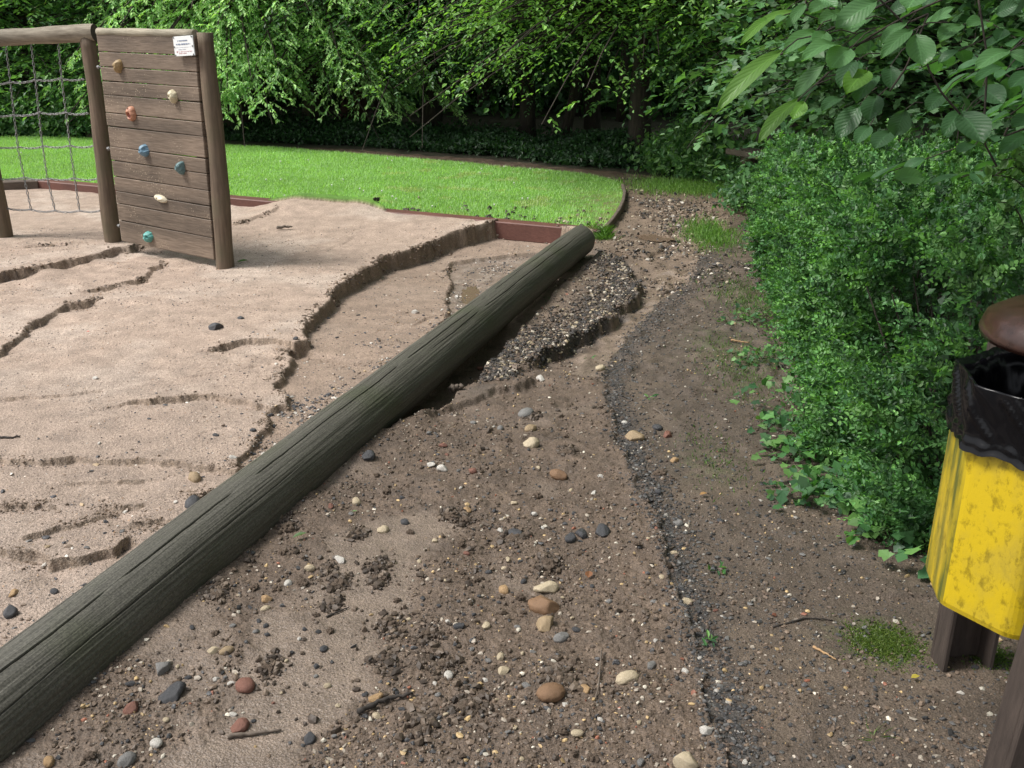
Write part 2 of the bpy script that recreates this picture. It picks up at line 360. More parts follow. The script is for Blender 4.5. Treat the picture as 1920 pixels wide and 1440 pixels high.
    cr = pn(x*85, y*85, 30); z += lum*(.0045*np.maximum(cr, 0)+.0025*np.maximum(pn(x*115, y*115, 33), 0)*ss(4-y, 0, 1))*ss(8-y, 0, 3)
    z += np.where(sg < 0, .012*np.exp(-np.abs(sg)/.05), -.004)*rough*ss(5.2-y, 0, 1.5)
    z -= .03*ss(-sg, -.02, .06)*ss(y, 4.9, 5.6)*(1-ss(-sg, .3, .8))*rough*(sg < .05)
    # piled silt against the log, close to the camera
    z += np.where(~pit, .035*np.exp(-np.abs(off)/.22)*ss(4.4-y, 0, .8), 0)*np.where(np.abs(off) < 1, 1, 0)
    z += np.where(pit, .0012*fbm(x, y, 60, 2, 35)+.0014*fbm(x, y, 11, 2, 36)+.0012*pn(x*120, y*120, 37)*ss(7-y, 0, 4), 0)
    for (cx_, cy_, rx_, ry_, dd_) in PUD: z -= dd_*np.exp(-(((x-cx_)/rx_)**2+((y-cy_)/ry_)**2)**1.5)
    law = inside(x, y, LAWN); z += np.where(law, .035, 0)
    return z, wet, cut, pit, law, pth, sg, mudA, off, ks, ins, in2
def hz(x, y):
    return float(height(np.array([float(x)]), np.array([float(y)]))[0][0])
def hzv(x, y): return height(np.asarray(x, float), np.asarray(y, float))[0]
# fan shaped grid, fine where the ground is close
g = 1.0018
yy = np.concatenate([np.linspace(-.3, 1.45, 26)[:-1], 1.45*g**np.arange(int(math.log(15.2/1.45)/math.log(g))), np.geomspace(15.3, 70, 40)])
uu = np.arange(-.63, .6301, .0018); ext = .64+np.cumsum(.004*1.14**np.arange(1, 30)); uu = np.concatenate([-ext[::-1], uu, ext])
X = uu[None, :]*np.maximum(yy, 1.45)[:, None]; Y = np.repeat(yy[:, None], len(uu), 1)
sh = X.shape; X = X.ravel(); Y = Y.ravel()
Z, WET, CUT, PITm, LAWm, PTH, SG, MUD, OFF, KS, INS, IN2 = height(X, Y)
Z = Z - .15*ss(Y, 30, 60)
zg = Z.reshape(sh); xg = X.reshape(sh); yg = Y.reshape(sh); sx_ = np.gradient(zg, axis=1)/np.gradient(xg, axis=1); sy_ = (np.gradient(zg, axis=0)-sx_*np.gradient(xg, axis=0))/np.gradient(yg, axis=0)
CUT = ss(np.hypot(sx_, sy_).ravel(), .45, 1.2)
# base colours (linear)
col = np.zeros((len(X), 3))
def lay(c, a): 
    a = np.clip(a, 0, 1)[:, None]; col[:] = col*(1-a)+np.array(c)*a
n_lo = fbm(X, Y, 1.3, 4, 50); n_mid = fbm(X, Y, 7., 3, 51)
lay((.35, .268, .212), PITm*1.)
lay((.43, .35, .29), PITm*ss(n_lo, -.1, .6)*.8)
lay((.245, .188, .15), PITm*ss(5.4-Y+.5*n_lo, 0, 2.6)*.75)
lay((.235, .172, .128), INS*PITm*.8)
lay((.215, .165, .13), IN2*PITm*1.)
lay((.30, .25, .21), IN2*PITm*ss(n_mid, .1, .5)*.6)
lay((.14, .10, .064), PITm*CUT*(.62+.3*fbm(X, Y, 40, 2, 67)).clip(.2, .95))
dirt = PTH & (Y < 16)
lay((.098, .070, .050), dirt*1.)
lay((.082, .060, .044), dirt*ss(n_mid, -.1, .6)*.7)
lay((.18, .14, .11), MUD*.9*dirt)
lay((.125, .09, .064), dirt*ss(fbm(X, Y, 18, 3, 59), 0, .5)*(1-MUD)*.6)
lay((.19, .14, .102), dirt*ss(Y, 4.2, 6)*(SG < 0)*.7)
lay((.078, .059, .044), dirt*(SG > -.01)*1.*ss(9-Y, 0, 1))
lay((.036, .034, .032), dirt*np.exp(-((SG-.04)/.04)**2)*ss(fbm(X, Y, 8, 2, 60), -.5, .2)*(.9-.5*ss(Y, 4.3, 5.2))*ss(8-Y, 0, 1))
lay((.10, .075, .054), dirt*(SG > .12)*ss(fbm(X, Y, 2.5, 4, 61), .0, .5)*.8)
for (px, py, rx, ry, a) in ((1330, 440, .17, .55, .9), (1400, 560, .16, .5, .7), (1370, 650, .2, .4, .55), (1650, 1200, .12, .10, 1.0), (1260, 345, .5, .7, .9), (1400, 700, .15, .4, .5), (1330, 870, .12, .2, .35), (1340, 355, .8, .6, .7)):
    p = P(px, py); q = ((X-p[0])/rx)**2+((Y-p[1])/ry)**2
    lay((.055, .082, .02), dirt*np.exp(-q*1.2)*a*ss(fbm(X, Y, 22, 3, 62), -.35, .35))
for pl, d, L in RIDW[:1]:
    q, s, t = segd(X, Y, pl); lay((.035, .032, .03), dirt*np.exp(-(q/.09)**2)*ss(t, .05, .3)*ss(fbm(X, Y, 12, 2, 63), -.6, .1)*.9)
    lay((.075, .062, .052), dirt*(s > 0)*np.exp(-(q/.30)**2)*ss(t, .02, .2)*ss(fbm(X, Y, 6, 3, 65), -.5, .1)*.85)
    lay((.05, .043, .038), dirt*(s > 0)*np.exp(-(q/.25)**2)*ss(fbm(X, Y, 5, 3, 64), -.3, .4)*.7)
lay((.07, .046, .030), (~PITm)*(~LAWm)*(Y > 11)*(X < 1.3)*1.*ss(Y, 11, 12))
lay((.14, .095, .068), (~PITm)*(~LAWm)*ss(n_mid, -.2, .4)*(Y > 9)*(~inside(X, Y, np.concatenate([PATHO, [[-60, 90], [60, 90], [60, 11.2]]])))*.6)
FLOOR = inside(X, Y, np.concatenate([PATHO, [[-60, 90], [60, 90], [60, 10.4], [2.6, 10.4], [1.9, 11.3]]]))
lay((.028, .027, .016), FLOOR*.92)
lay((.10, .22, .03), LAWm*1.); lay((.14, .28, .04), LAWm*ss(n_lo, -.4, .6)*.8)
pe = P(1140, 400); bare = LAWm*ss(1.0-np.hypot((X-pe[0])/.8, (Y-pe[1])/1.6), 0, .7)*ss(n_mid, -.5, .5)
lay((.15, .13, .06), bare*.75)
WET = np.maximum(WET, MUD*1.); WET = np.maximum(WET, .4*dirt); WET = np.where(PITm, np.maximum(WET, .5*ss(5-Y, 0, 2)), WET)
WET = np.maximum(WET, dirt*ss(Y, 4.6, 5.5)*(SG < .0)*.5*ss(Z, .03, -.03))
ny, nx = sh
i, j = np.meshgrid(np.arange(ny-1), np.arange(nx-1), indexing='ij')
Q = np.stack([i*nx+j, i*nx+j+1, (i+1)*nx+j+1, (i+1)*nx+j], -1).reshape(-1, 4)
GV = np.stack([X, Y, Z], 1)
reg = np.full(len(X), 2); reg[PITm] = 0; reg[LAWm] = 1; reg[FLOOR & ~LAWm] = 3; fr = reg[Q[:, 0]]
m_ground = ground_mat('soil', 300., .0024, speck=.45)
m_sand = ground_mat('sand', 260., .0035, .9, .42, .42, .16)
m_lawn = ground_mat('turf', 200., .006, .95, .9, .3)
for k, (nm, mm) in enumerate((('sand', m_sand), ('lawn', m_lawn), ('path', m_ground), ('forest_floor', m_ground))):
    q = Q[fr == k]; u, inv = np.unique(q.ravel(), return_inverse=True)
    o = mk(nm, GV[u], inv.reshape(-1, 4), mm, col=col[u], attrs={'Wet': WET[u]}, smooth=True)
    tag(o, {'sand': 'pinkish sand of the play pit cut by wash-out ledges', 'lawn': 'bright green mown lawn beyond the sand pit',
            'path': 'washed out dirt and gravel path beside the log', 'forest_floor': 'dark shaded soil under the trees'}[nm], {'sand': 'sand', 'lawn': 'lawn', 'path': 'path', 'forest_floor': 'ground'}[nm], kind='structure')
s_ = 400.
o = mk('ground', np.array([[-s_, -s_, -.32], [s_, -s_, -.32], [s_, s_, -.32], [-s_, s_, -.32]]), np.array([[0, 1, 2, 3]]), m_ground, col=(.05, .045, .03), attrs={'Wet': [0]*4})
tag(o, 'wide dark ground sheet reaching away under the forest', 'ground', kind='structure')
# puddles
def m_pud_f(t, b, N):
    b.inputs['Base Color'].default_value = (.17, .12, .085, 1); b.inputs['Roughness'].default_value = .06
    n = N('TexNoise', i_Scale=25.); t.links.new(coords(t), n.inputs['Vector']); bump(t, b, n.outputs[0], .001)
m_pud = mat('muddy_water', m_pud_f)
def puddle(px, py, rx, ry, lab, dz):
    p = P(px, py); a = np.linspace(0, 2*pi, 60, endpoint=False); r = 1+.22*np.array([float(pn(np.array([3*math.cos(q)+px]), np.array([3*math.sin(q)]), 4)[0]) for q in a])*1.6
    V = np.stack([p[0]+rx*r*np.cos(a), p[1]+ry*r*np.sin(a), np.zeros(60)], 1); zz = hz(p[0], p[1])+dz; V[:, 2] = zz
    V = np.concatenate([V, [[p[0], p[1], zz]]]); Fq = np.array([[60, k, (k+1) % 60] for k in range(60)])
    o = mk('puddle', V, Fq, m_pud); tag(o, lab, 'puddle', kind='structure')
puddle(1228, 440, .15, .17, 'muddy puddle lying in the rutted gravel path', .012)
puddle(880, 518, .07, .34, 'narrow brown puddle in the washed out corner of the sand pit', .006)
puddle(1160, 475, .11, .08, 'small brown puddle beside the far end of the log', .008)
# ------------------------------------------------------------------ the big log
rng = np.random.default_rng(7)
def m_log_f(t, b, N):
    axv = Vector(Ld); q = axv.to_track_quat('X', 'Z').inverted().to_euler()
    c = N('TexCoord'); mp = N('Mapping'); mp.inputs['Rotation'].default_value = q; t.links.new(c.outputs['Object'], mp.inputs[0])
    def st(sc_):
        m = N('Mapping'); m.inputs['Scale'].default_value = sc_; t.links.new(mp.outputs[0], m.inputs[0]); return m.outputs[0]
    n = N('TexNoise', i_Scale=1., i_Detail=9., i_Roughness=.7); t.links.new(st((1.6, 38, 38)), n.inputs['Vector'])
    n2 = N('TexNoise', i_Scale=3., i_Detail=6.); t.links.new(mp.outputs[0], n2.inputs['Vector'])
    n3 = N('TexNoise', i_Scale=160., i_Detail=2.); t.links.new(mp.outputs[0], n3.inputs['Vector'])
    a = ramp(t, n.outputs[0], [(.15, (.052, .048, .038)), (.5, (.074, .070, .056)), (.85, (.125, .119, .10))])
    mx = N('Mix', data_type='RGBA'); t.links.new(ramp(t, n2.outputs[0], [(.5, (0,)*3), (.72, (.6,)*3)]), mx.inputs[0])
    t.links.new(a, mx.inputs[6]); mx.inputs[7].default_value = (.045, .054, .024, 1)
    sx = N('SeparateXYZ'); t.links.new(N('NewGeometry').outputs['Normal'], sx.inputs[0])
    a2 = mul(t, mx.outputs[2], ramp(t, n3.outputs[0], [(.35, (.7,)*3), (.7, (1.35,)*3)]))
    t.links.new(a2, b.inputs['Base Color']); b.inputs['Roughness'].default_value = .55
    bump(t, b, n.outputs[0], .003)
m_log = mat('weathered_log', m_log_f)
def build_log():
    A = LA; L = np.linalg.norm(LE-LA); nl = 520
    side = unit(np.cross(Ld, [0, 0, 1])); up = np.cross(side, Ld)
    s = np.linspace(0, L, nl); th = np.concatenate([np.linspace(.5, 3.3, 250), np.linspace(3.3, 2*pi+.5, 40)[1:-1]]); nr = len(th)
    S, T = np.meshgrid(s, th, indexing='ij')
    r = LR*(.92+.10*S/L) + .004*fbm(S*1.5, T*.8, 1., 3, 5) + .0012*fbm(S*2, T*14, 1., 2, 8)
    rr = np.where(S < .02, r-.02+S, r)
    # cracks along the grain, on the upper side
    for (t0, w_, d, s0, s1, ph) in ((1.78, .03, .016, 2.4, 7.2, 1), (1.35, .022, .006, 1.2, 4.4, 2), (2.1, .026, .009, .3, 3.2, 3), (1.05, .026, .009, 3.6, 6.6, 4), (1.55, .026, .009, .2, 2.4, 5), (2.45, .02, .006, 4.3, 6.2, 7)):
        tc = t0 + .05*np.sin(S*.9+ph)+.05*pn(S*2.3, S*0+ph, 12)+.012*pn(S*15, S*0+ph, 13)
        en = ss(S, s0, s0+.4)*(1-ss(S, s1-.4, s1)); en = en*ss(pn(S*3.1, S*0+ph*7, 14), -.55, -.1)
        rr = rr - d*en*np.maximum(0, 1-np.abs(T-tc)/w_)
    V = A + S[..., None]*Ld + rr[..., None]*(np.cos(T)[..., None]*side + np.sin(T)[..., None]*up)
    V[..., 2] += .012*np.sin(S/L*pi*1.1)[...]
    V = V.reshape(-1, 3); i, j = np.meshgrid(np.arange(nl-1), np.arange(nr), indexing='ij'); j2 = (j+1) % nr
    Q = np.stack([i*nr+j, i*nr+j2, (i+1)*nr+j2, (i+1)*nr+j], -1).reshape(-1, 4)
    V = np.concatenate([V, [A], [LE]]); n0 = nl*nr
    T3 = np.array([[n0, (k+1) % nr, k] for k in range(nr)] + [[n0+1, (nl-1)*nr+k, (nl-1)*nr+(k+1) % nr] for k in range(nr)])
    o = mk('log', V, [Q, T3], m_log, smooth=True)
    tag(o, 'long grey green weathered log edging the sand pit', 'log')
build_log()
# ------------------------------------------------------------------ red kerb boards round the pit
m_red = wood_mat('red_paint', (.095, .038, .028), (.155, .066, .050), (14, 14, 30), 3, .6, spots=None, bd=.002)
m_brd = wood_mat('brown_board', (.08, .06, .045), (.16, .125, .10), (4, 4, 60), 3, .8, bd=.003)
k3 = np.array([(CL2-CL1)[0], (CL2-CL1)[1], 0]); kl = np.linalg.norm(k3); k3 /= kl; kn3 = np.array([k3[1], -k3[0], 0]); kn3 *= np.sign(kn3[1])
c1 = np.array([CL1[0], CL1[1], 0]); c2 = np.array([CL2[0], CL2[1], 0])
kr = empty('sandpit_edging', (c1[0], c1[1], 0), 'red painted timber edging along the back of the sand pit', 'timber edging')
for a, b_ in ((-.02, 2.62), (2.63, kl+.02)):
    m_ = MB(); m_.box(c1+k3*(a+b_)/2+kn3*.04+[0, 0, .0], k3*(b_-a)/2, kn3*.075, np.array([0, 0, .075]), .008); m_.build('red_board', m_red, root=kr)
for a, b_ in ((.02, .42), (.425, 1.6), (1.605, 3.2)):
    m_ = MB(); m_.box(c1+k3*(a+b_)/2+kn3*.045+[0, 0, -.17], k3*(b_-a)/2, kn3*.06, np.array([0, 0, .092]), .006); m_.build('lower_board', m_brd, root=kr)
e3 = unit(np.array([-6.4, 9.55, 0])-c2)
m_ = MB(); en = np.array([-e3[1], e3[0], 0]); m_.box(c2+e3*1.6+[0, 0, .0], e3*1.6, en*.07, np.array([0, 0, .078]), .008); m_.build('side_board', m_brd, root=kr)
# curved lawn edging
pts = [P(1118, 450), P(1133, 440), P(1147, 424), P(1160, 405), P(1168, 387), P(1171, 370), P(1166, 354)]
pp = []
for i in range(len(pts)-1):
    for t_ in np.linspace(0, 1, 6)[:-1]: pp.append(pts[i]*(1-t_)+pts[i+1]*t_)
pp = np.array(pp); tn = unit(np.gradient(pp, axis=0)); sd = np.stack([tn[:, 1], -tn[:, 0], tn[:, 2]*0], 1)
V = np.concatenate([pp+sd*o_+[0, 0, h_] for o_, h_ in ((-.016, -.1), (-.016, .062), (-.01, .068), (.01, .068), (.016, .062), (.016, -.1))]); n_ = len(pp)
Fq = np.array([[k*n_+i, k*n_+i+1, (k+1)*n_+i+1, (k+1)*n_+i] for k in range(5) for i in range(n_-1)])
o = mk('lawn_edging', V, Fq, m_brd); tag(o, 'thin curved board holding the right edge of the lawn', 'lawn edging')
# ------------------------------------------------------------------ climbing frame
m_post = wood_mat('post_wood', (.085, .058, .038), (.20, .145, .10), (45, 45, 3), 1.2, .75, bd=.004, green=(.10, .085, .05))
m_plank = wood_mat('plank_wood', (.095, .068, .048), (.205, .155, .115), (5, 5, 70), 1.5, .7, spots=(.42, .34, .24), bd=.003)
m_cap = wood_mat('cap_wood', (.20, .17, .12), (.42, .38, .29), (6, 6, 60), 1.5, .8, bd=.003)
m_beam = wood_mat('beam_wood', (.13, .105, .075), (.33, .29, .225), (5, 30, 40), 1.2, .8, bd=.005)
m_end = wood_mat('end_grain', (.03, .022, .018), (.09, .07, .055), (20, 20, 20), 3, .9, bd=.003)
m_steel = plain('galvanised_steel', (.25, .25, .25), .45, .6, .3, 60, 0)
PR, PL, P0 = P(424, 497), P(213, 452), P(9, 444)
PR[2] = hz(*PR[:2]); PL[2] = hz(*PL[:2]); P0[2] = hz(*P0[:2])
fr_ = empty('climbing_frame', (PL[0], PL[1], 0), 'wooden climbing frame with plank wall, bolted holds and chain net', 'climbing frame')
def post(b, top, r0, r1, name='post'):
    s = np.linspace(0, 1, 26)[:, None]; b = b-[0, 0, .15]; pts = b*(1-s)+top*s; n = len(pts)
    pts[:, 0] += .006*np.sin(s[:, 0]*7+b[0]); V, Fl = tube(pts, r0+(r1-r0)*s[:, 0]+.0025*np.sin(s[:, 0]*17+b[1]*3), 20)
    a = np.arctan2(V[:, 1]-top[1], V[:, 0]-top[0]); V = V + np.stack([np.cos(a), np.sin(a), a*0], 1)*(.0022*pn(V[:, 2]*2, a*4, 3))[:, None]
    o = mk(name, V, Fl, m_post, smooth=True); wpart(o, fr_)
    for p in o.data.polygons:
        if abs(p.normal.z) > .7: p.use_smooth = False
    return o
pd_ = unit((PR-PL)*[1, 1, 0]); pnrm = np.array([pd_[1], -pd_[0], 0]); pnrm *= np.sign(-pnrm[1])
tR = PP(386, 61, PR, pnrm); tL = PP(165, 70, PL, pnrm)
post(PR, tR, .066, .053); post(PL, tL, .066, .053)
bd2 = unit((P0-PL)*[1, 1, 0]); bn = np.array([bd2[1], -bd2[0], 0]); bn *= np.sign(-bn[1])
t0_ = P0+(tL-PL); t0_[2] = tL[2]; post(P0, t0_+np.array([-.02, 0, 0]), .066, .056)
bA = PP(178, 61, PL, bn); bB = PP(0, 71, PL, bn)
bdir = unit(bB-bA); bdir[2] = min(bdir[2], .02); bdir = unit(bdir)
s = np.linspace(-.0, 1.6, 24); pts = bA+bdir*s[:, None]
V, Fl = tube(pts, .060+.003*np.sin(s*9)+.002*np.sin(s*23), 20, caps=False); n = 20
o = mk('top_beam', V, Fl, m_beam, smooth=True); wpart(o, fr_)
Vd = V[:20]; Vd2 = np.concatenate([Vd*1., [Vd.mean(0)-bdir*.003]]); o = mk('beam_end', Vd2, np.array([[20, k, (k+1) % 20] for k in range(20)]), m_end); wpart(o, fr_)
# plank wall
pl0 = (PR+PL)/2 + pnrm*.045
rows = [180, 278, 360, 436, 510, 608, 680, 790, 865, 950, 1028, 1095, 1185, 1297]
def edge_pt(zy, right):
    if right: x = np.interp(zy, [180, 1297], [980, 1064])
    else: x = np.interp(zy, [180, 1297], [484, 603])
    return x/2.6667, zy/2.6667
BL0 = PP(*edge_pt(1297, 0), pl0, pnrm)
mb = MB(); rng2 = np.random.default_rng(5)
for k in range(13):
    r1 = PP(*edge_pt(rows[k], 1), pl0, pnrm); r2 = PP(*edge_pt(rows[k+1], 1), pl0, pnrm)
    l1 = PP(edge_pt(rows[k], 0)[0], 0, pl0, pnrm); l1 = r1.copy(); 
    la = PP(*edge_pt(rows[k]*1.0+0, 0), pl0, pnrm); lb = PP(*edge_pt(rows[k+1], 0), pl0, pnrm)
    zt, zb = r1[2]-.002, r2[2]+.002; xr = (r1+r2)/2; xl = (la+lb)/2
    # straight vertical sides: use constant end positions along the plane
    eR = np.dot(PP(389, 300, pl0, pnrm)-pl0, pd_); eL = np.dot(PP(213, 300, pl0, pnrm)-pl0, pd_)
    cR = pl0+pd_*(eR+rng2.uniform(-.003, .003)); cL = pl0+pd_*(eL+rng2.uniform(-.003, .003))
    c = (cR+cL)/2; c[2] = (zt+zb)/2; c = c+pnrm*rng2.uniform(-.0015, .0015)
    tl = rng2.uniform(-.004, .004)
    mb.box(c, unit(cR-cL+np.array([0, 0, tl]))*np.linalg.norm((cR-cL)[:2])/2, pnrm*.019, np.array([0, 0, (zt-zb)/2-.0005]), .004)
mb.build('plank_wall', m_plank, root=fr_)
zt0 = PP(*edge_pt(180, 1), pl0, pnrm)[2]
a_ = pl0+pd_*(eR-.01); b_ = pl0+pd_*(eL+.012); a_[2] = b_[2] = zt0+.012
s = np.linspace(0, 1, 14)[:, None]; V, Fl = tube((a_*(1-s)+b_*s)-pnrm*.0, .029+.002*np.sin(s[:, 0]*13), 14); o = mk('cap_rail', V, Fl, m_cap, smooth=True); wpart(o, fr_)
for p in o.data.polygons:
    if abs(Vector(p.normal).dot(Vector(pd_))) > .8: p.use_smooth = False
# back battens joining planks to the posts, bolts
for e in (eL+.10, eR-.10):
    m_ = MB(); m_.box(np.array([*(pl0+pd_*e-pnrm*.045)[:2], .8]), pd_*.045, pnrm*.024, np.array([0, 0, .70]), .004); m_.build('batten', m_post, root=fr_)
for (zx, zy, pst) in ((490, 335, 0), (540, 742, 0), (593, 1128, 0), (995, 312, 1), (1040, 740, 1), (1072, 1140, 1)):
    q = PP(zx/2.6667, zy/2.6667, pl0-pnrm*.02, pnrm)+pd_*.012; m_ = MB(); m_.tube(np.array([q-pd_*.022, q+pd_*.03]), .008, 8); m_.tube(np.array([q-pd_*.012, q+pd_*.012]), .014, 6); m_.build('bolt', m_steel, root=fr_)
# holds
def ico(n=3):
    t = (1+5**.5)/2; V = [(-1, t, 0), (1, t, 0), (-1, -t, 0), (1, -t, 0), (0, -1, t), (0, 1, t), (0, -1, -t), (0, 1, -t), (t, 0, -1), (t, 0, 1), (-t, 0, -1), (-t, 0, 1)]
    Fc = [(0, 11, 5), (0, 5, 1), (0, 1, 7), (0, 7, 10), (0, 10, 11), (1, 5, 9), (5, 11, 4), (11, 10, 2), (10, 7, 6), (7, 1, 8), (3, 9, 4), (3, 4, 2), (3, 2, 6), (3, 6, 8), (3, 8, 9), (4, 9, 5), (2, 4, 11), (6, 2, 10), (8, 6, 7), (9, 8, 1)]
    V = [unit(np.array(v)) for v in V]
    for _ in range(n):
        c = {}; nf = []
        def mid(a, b):
            k = (min(a, b), max(a, b))
            if k not in c: c[k] = len(V); V.append(unit(V[a]+V[b]))
            return c[k]
        for a, b, d in Fc:
            x, y, z = mid(a, b), mid(b, d), mid(d, a); nf += [(a, x, z), (b, y, x), (d, z, y), (x, y, z)]
        Fc = nf
    return np.array(V), np.array(Fc)
IV0, IF0 = ico(0); IV1, IF1 = ico(1); IV3, IF3 = ico(3); IV4, IF4 = ico(4)
up = np.array([0, 0, 1.])
def hold(zx, zy, rx, rz, depth, colr, lab, holes, bend=0., tilt=0., rough=.55, inner=None):
    q = PP(zx/2.6667, zy/2.6667, pl0+pnrm*.019, pnrm); U = IV4.copy()
    hx, hy, hn = U[:, 0], U[:, 1], U[:, 2]
    x = hx*rx*(1+.12*pn(hx*2+zx, hy*2, 3)); z = hy*rz*(1+.12*pn(hy*2+zy, hx*2, 4)); n = np.maximum(hn, -.15)*depth*(1+.12*pn(hx*2.2+zx, hy*2.2+zy, 6))
    x = x + bend*(z/rz)**2*rx; ct, st = math.cos(tilt), math.sin(tilt); x, z = x*ct-z*st, x*st+z*ct
    dark = np.zeros(len(x))
    for (ax, az, rr) in holes:
        d = np.hypot(x-ax*rx, z-az*rz)/(rr); k = (1-ss(d, .45, 1.0))*(hn > 0); n = n-k*depth*.5; dark = np.maximum(dark, k)
    V = q + x[:, None]*pd_ + z[:, None]*up + n[:, None]*pnrm
    c = np.array(colr)[None]*(1-dark[:, None])+np.array(inner or colr)[None]*dark[:, None]
    o = mk('climbing_hold', V, IF4, m_hold, col=c, smooth=True); wpart(o, fr_); o['label'] = lab
m_hold = attr_mat('resin', .5, .18, 90, .0015)
hold(597, 330, .034, .048, .05, (.30, .21, .10), 'tan climbing hold at the top left', [(-.35, -.2, .012)], .25, -.35)
hold(873, 480, .032, .046, .05, (.55, .49, .34), 'cream bent climbing hold near the right edge', [(-.2, 0, .012)], -.3, .35)
hold(662, 568, .044, .052, .045, (.42, .20, .12), 'orange brown ring shaped climbing hold', [(.0, -.2, .027), (-.15, .65, .009)], 0, .1, inner=(.26, .06, .045))
hold(727, 752, .042, .044, .05, (.12, .22, .30), 'blue round climbing hold with a notch', [(-.2, 0, .011), (.75, .35, .022)], 0, 0)
hold(910, 838, .032, .045, .055, (.11, .19, .20), 'dark teal climbing hold beside the right edge', [(-.1, .2, .011)], .3, -.15)
hold(808, 992, .064, .024, .04, (.62, .56, .42), 'wide cream climbing hold low on the wall', [(-.1, 0, .011)], .1, -.2)
hold(748, 1183, .044, .040, .05, (.10, .33, .30), 'sea green climbing hold at the bottom of the wall', [(-.4, .05, .016), (.4, .15, .012)], -.2, .3)
# notice
m_white = plain('white_board', (.78, .80, .80), .35, 0, .04, 8, 0)
m_ink = plain('blue_ink', (.22, .27, .38), .6, 0, .05, 8, 0); m_inkr = plain('red_ink', (.55, .22, .22), .6, 0, .05, 8, 0); m_inkg = plain('grey_ink', (.50, .54, .62), .6, 0, .05, 8, 0)
nq = [PP(*q, pl0+pnrm*.05, pnrm) for q in ((325, 69), (362, 66), (365, 104), (329, 106))]
nc = sum(nq)/4; nx_ = unit(nq[1]-nq[0]); nz = unit(np.cross(nx_, pnrm)); nz *= np.sign(nz[2]); nw = np.linalg.norm(nq[1]-nq[0])/2; nh = np.linalg.norm(nq[0]-nq[3])/2
m_ = MB(); m_.box(nc, nx_*nw, pnrm*.004, nz*nh, .0015); nb = m_.build('notice', m_white, root=fr_); nb['label'] = 'small white notice screwed to the top right of the plank wall'
def line(u0, u1, v, hgt, m, name='lettering', words=3, seed=0):
    r = np.random.default_rng(seed); mb = MB(); u = u0
    while u < u1-.01:
        wl = min(r.uniform(.02, .05), u1-u)
        hh = hgt*r.uniform(.6, 1.25); mb.box(nc+pnrm*.0052+nx_*(u+wl*.5)*nw+nz*(v)*nh, nx_*wl*.5*nw*.8, pnrm*.0008, nz*hh*.5*nh); u += wl*1.15
        if r.random() < .16: u += .07
    mb.build(name, m, parent=nb)
line(-.55, .45, .55, .10, m_ink, seed=1); line(-.72, .70, .20, .12, m_ink, seed=2); line(-.8, .85, -.10, .02, m_inkg, seed=3)
line(-.55, .15, -.32, .05, m_inkg, seed=4); line(-.55, .8, -.55, .05, m_inkr, seed=5); line(-.55, .3, -.72, .05, m_inkr, seed=6); line(-.75, -.66, -.55, .14, m_inkr, seed=7)
for u, v in ((-.9, .9), (.9, .9), (-.92, -.05), (.9, -.05), (-.9, -.9), (.9, -.9)):
    m_ = MB(); q = nc+nx_*u*nw+nz*v*nh; m_.tube(np.array([q, q+pnrm*.007]), .006, 8); m_.build('screw', m_steel, parent=nb)
# chain net
def link_tmpl(l=.034, wd=.020, r=.0034, ns=12, nr=5):
    a = np.linspace(0, 2*pi, ns, endpoint=False); cx = np.cos(a); cy = np.sin(a)
    px_ = cx*(wd/2-r); py_ = cy*(wd/2-r)+np.sign(cy)*(l-wd)/2
    V = []
    for k in range(ns):
        n_ = unit(np.array([cx[k], cy[k], 0])); 
        for q in range(nr):
            t = 2*pi*q/nr; V.append([px_[k]+n_[0]*r*math.cos(t), py_[k]+n_[1]*r*math.cos(t), r*math.sin(t)])
    Fq = [[k*nr+q, k*nr+(q+1) % nr, ((k+1) % ns)*nr+(q+1) % nr, ((k+1) % ns)*nr+q] for k in range(ns) for q in range(nr)]
    return np.array(V), np.array(Fq)
LV, LF = link_tmpl()
def chain(pts, name='chain'):
    pts = np.array(pts); d = np.r_[0, np.cumsum(np.linalg.norm(np.diff(pts, axis=0), axis=1))]; n = max(2, int(d[-1]/.027))
    s = (np.arange(n)+.5)/n*d[-1]; c = np.stack([np.interp(s, d, pts[:, k]) for k in range(3)], 1)
    t = unit(np.gradient(c, axis=0)); a = unit(np.cross(t, bn)); b = np.cross(t, a)
    mb = MB()
    for k in range(n):
        an = .8+(pi/2)*(k % 2)+.1*math.sin(k*1.7); u = a[k]*math.cos(an)+b[k]*math.sin(an); v = np.cross(u, t[k])
        mb.add(c[k]+LV[:, :1]*u+LV[:, 1:2]*t[k]+LV[:, 2:]*v, LF)
    mb.build(name, m_steel, root=fr_, smooth=True)
npl = (P0+PL)/2
def N_(x, y): return PP(x, y, npl, bn)
vert = [((11, 86), (20, 160), (34, 280), (58, 392)), ((58, 80), (67, 155), (78, 260), (88, 330), (103, 394)), ((109, 78), (116, 150), (124, 215), (135, 300), (149, 394)), ((-40, 90), (-20, 250), (8, 390))]
for v in vert: chain([N_(*q) for q in v])
hor = [[(-40, 158), (20, 154), (67, 149.5), (114, 147), (158, 148)], [(-40, 215), (26, 216), (75, 211), (122, 211), (166, 212)], [(-40, 272), (38, 276), (84, 274), (131, 273), (174, 274)],
       [(-40, 334), (48, 333), (94, 335), (140, 334), (184, 335)], [(4, 388), (58, 393), (103, 395), (149, 395), (192, 394)]]
for h_ in hor:
    pts = []
    for i in range(len(h_)-1):
        for t_ in np.linspace(0, 1, 7)[:-1]:
            x = h_[i][0]*(1-t_)+h_[i+1][0]*t_; y = h_[i][1]*(1-t_)+h_[i+1][1]*t_+3.2*4*t_*(1-t_); pts.append(N_(x, y))
    pts.append(N_(*h_[-1])); chain(pts)
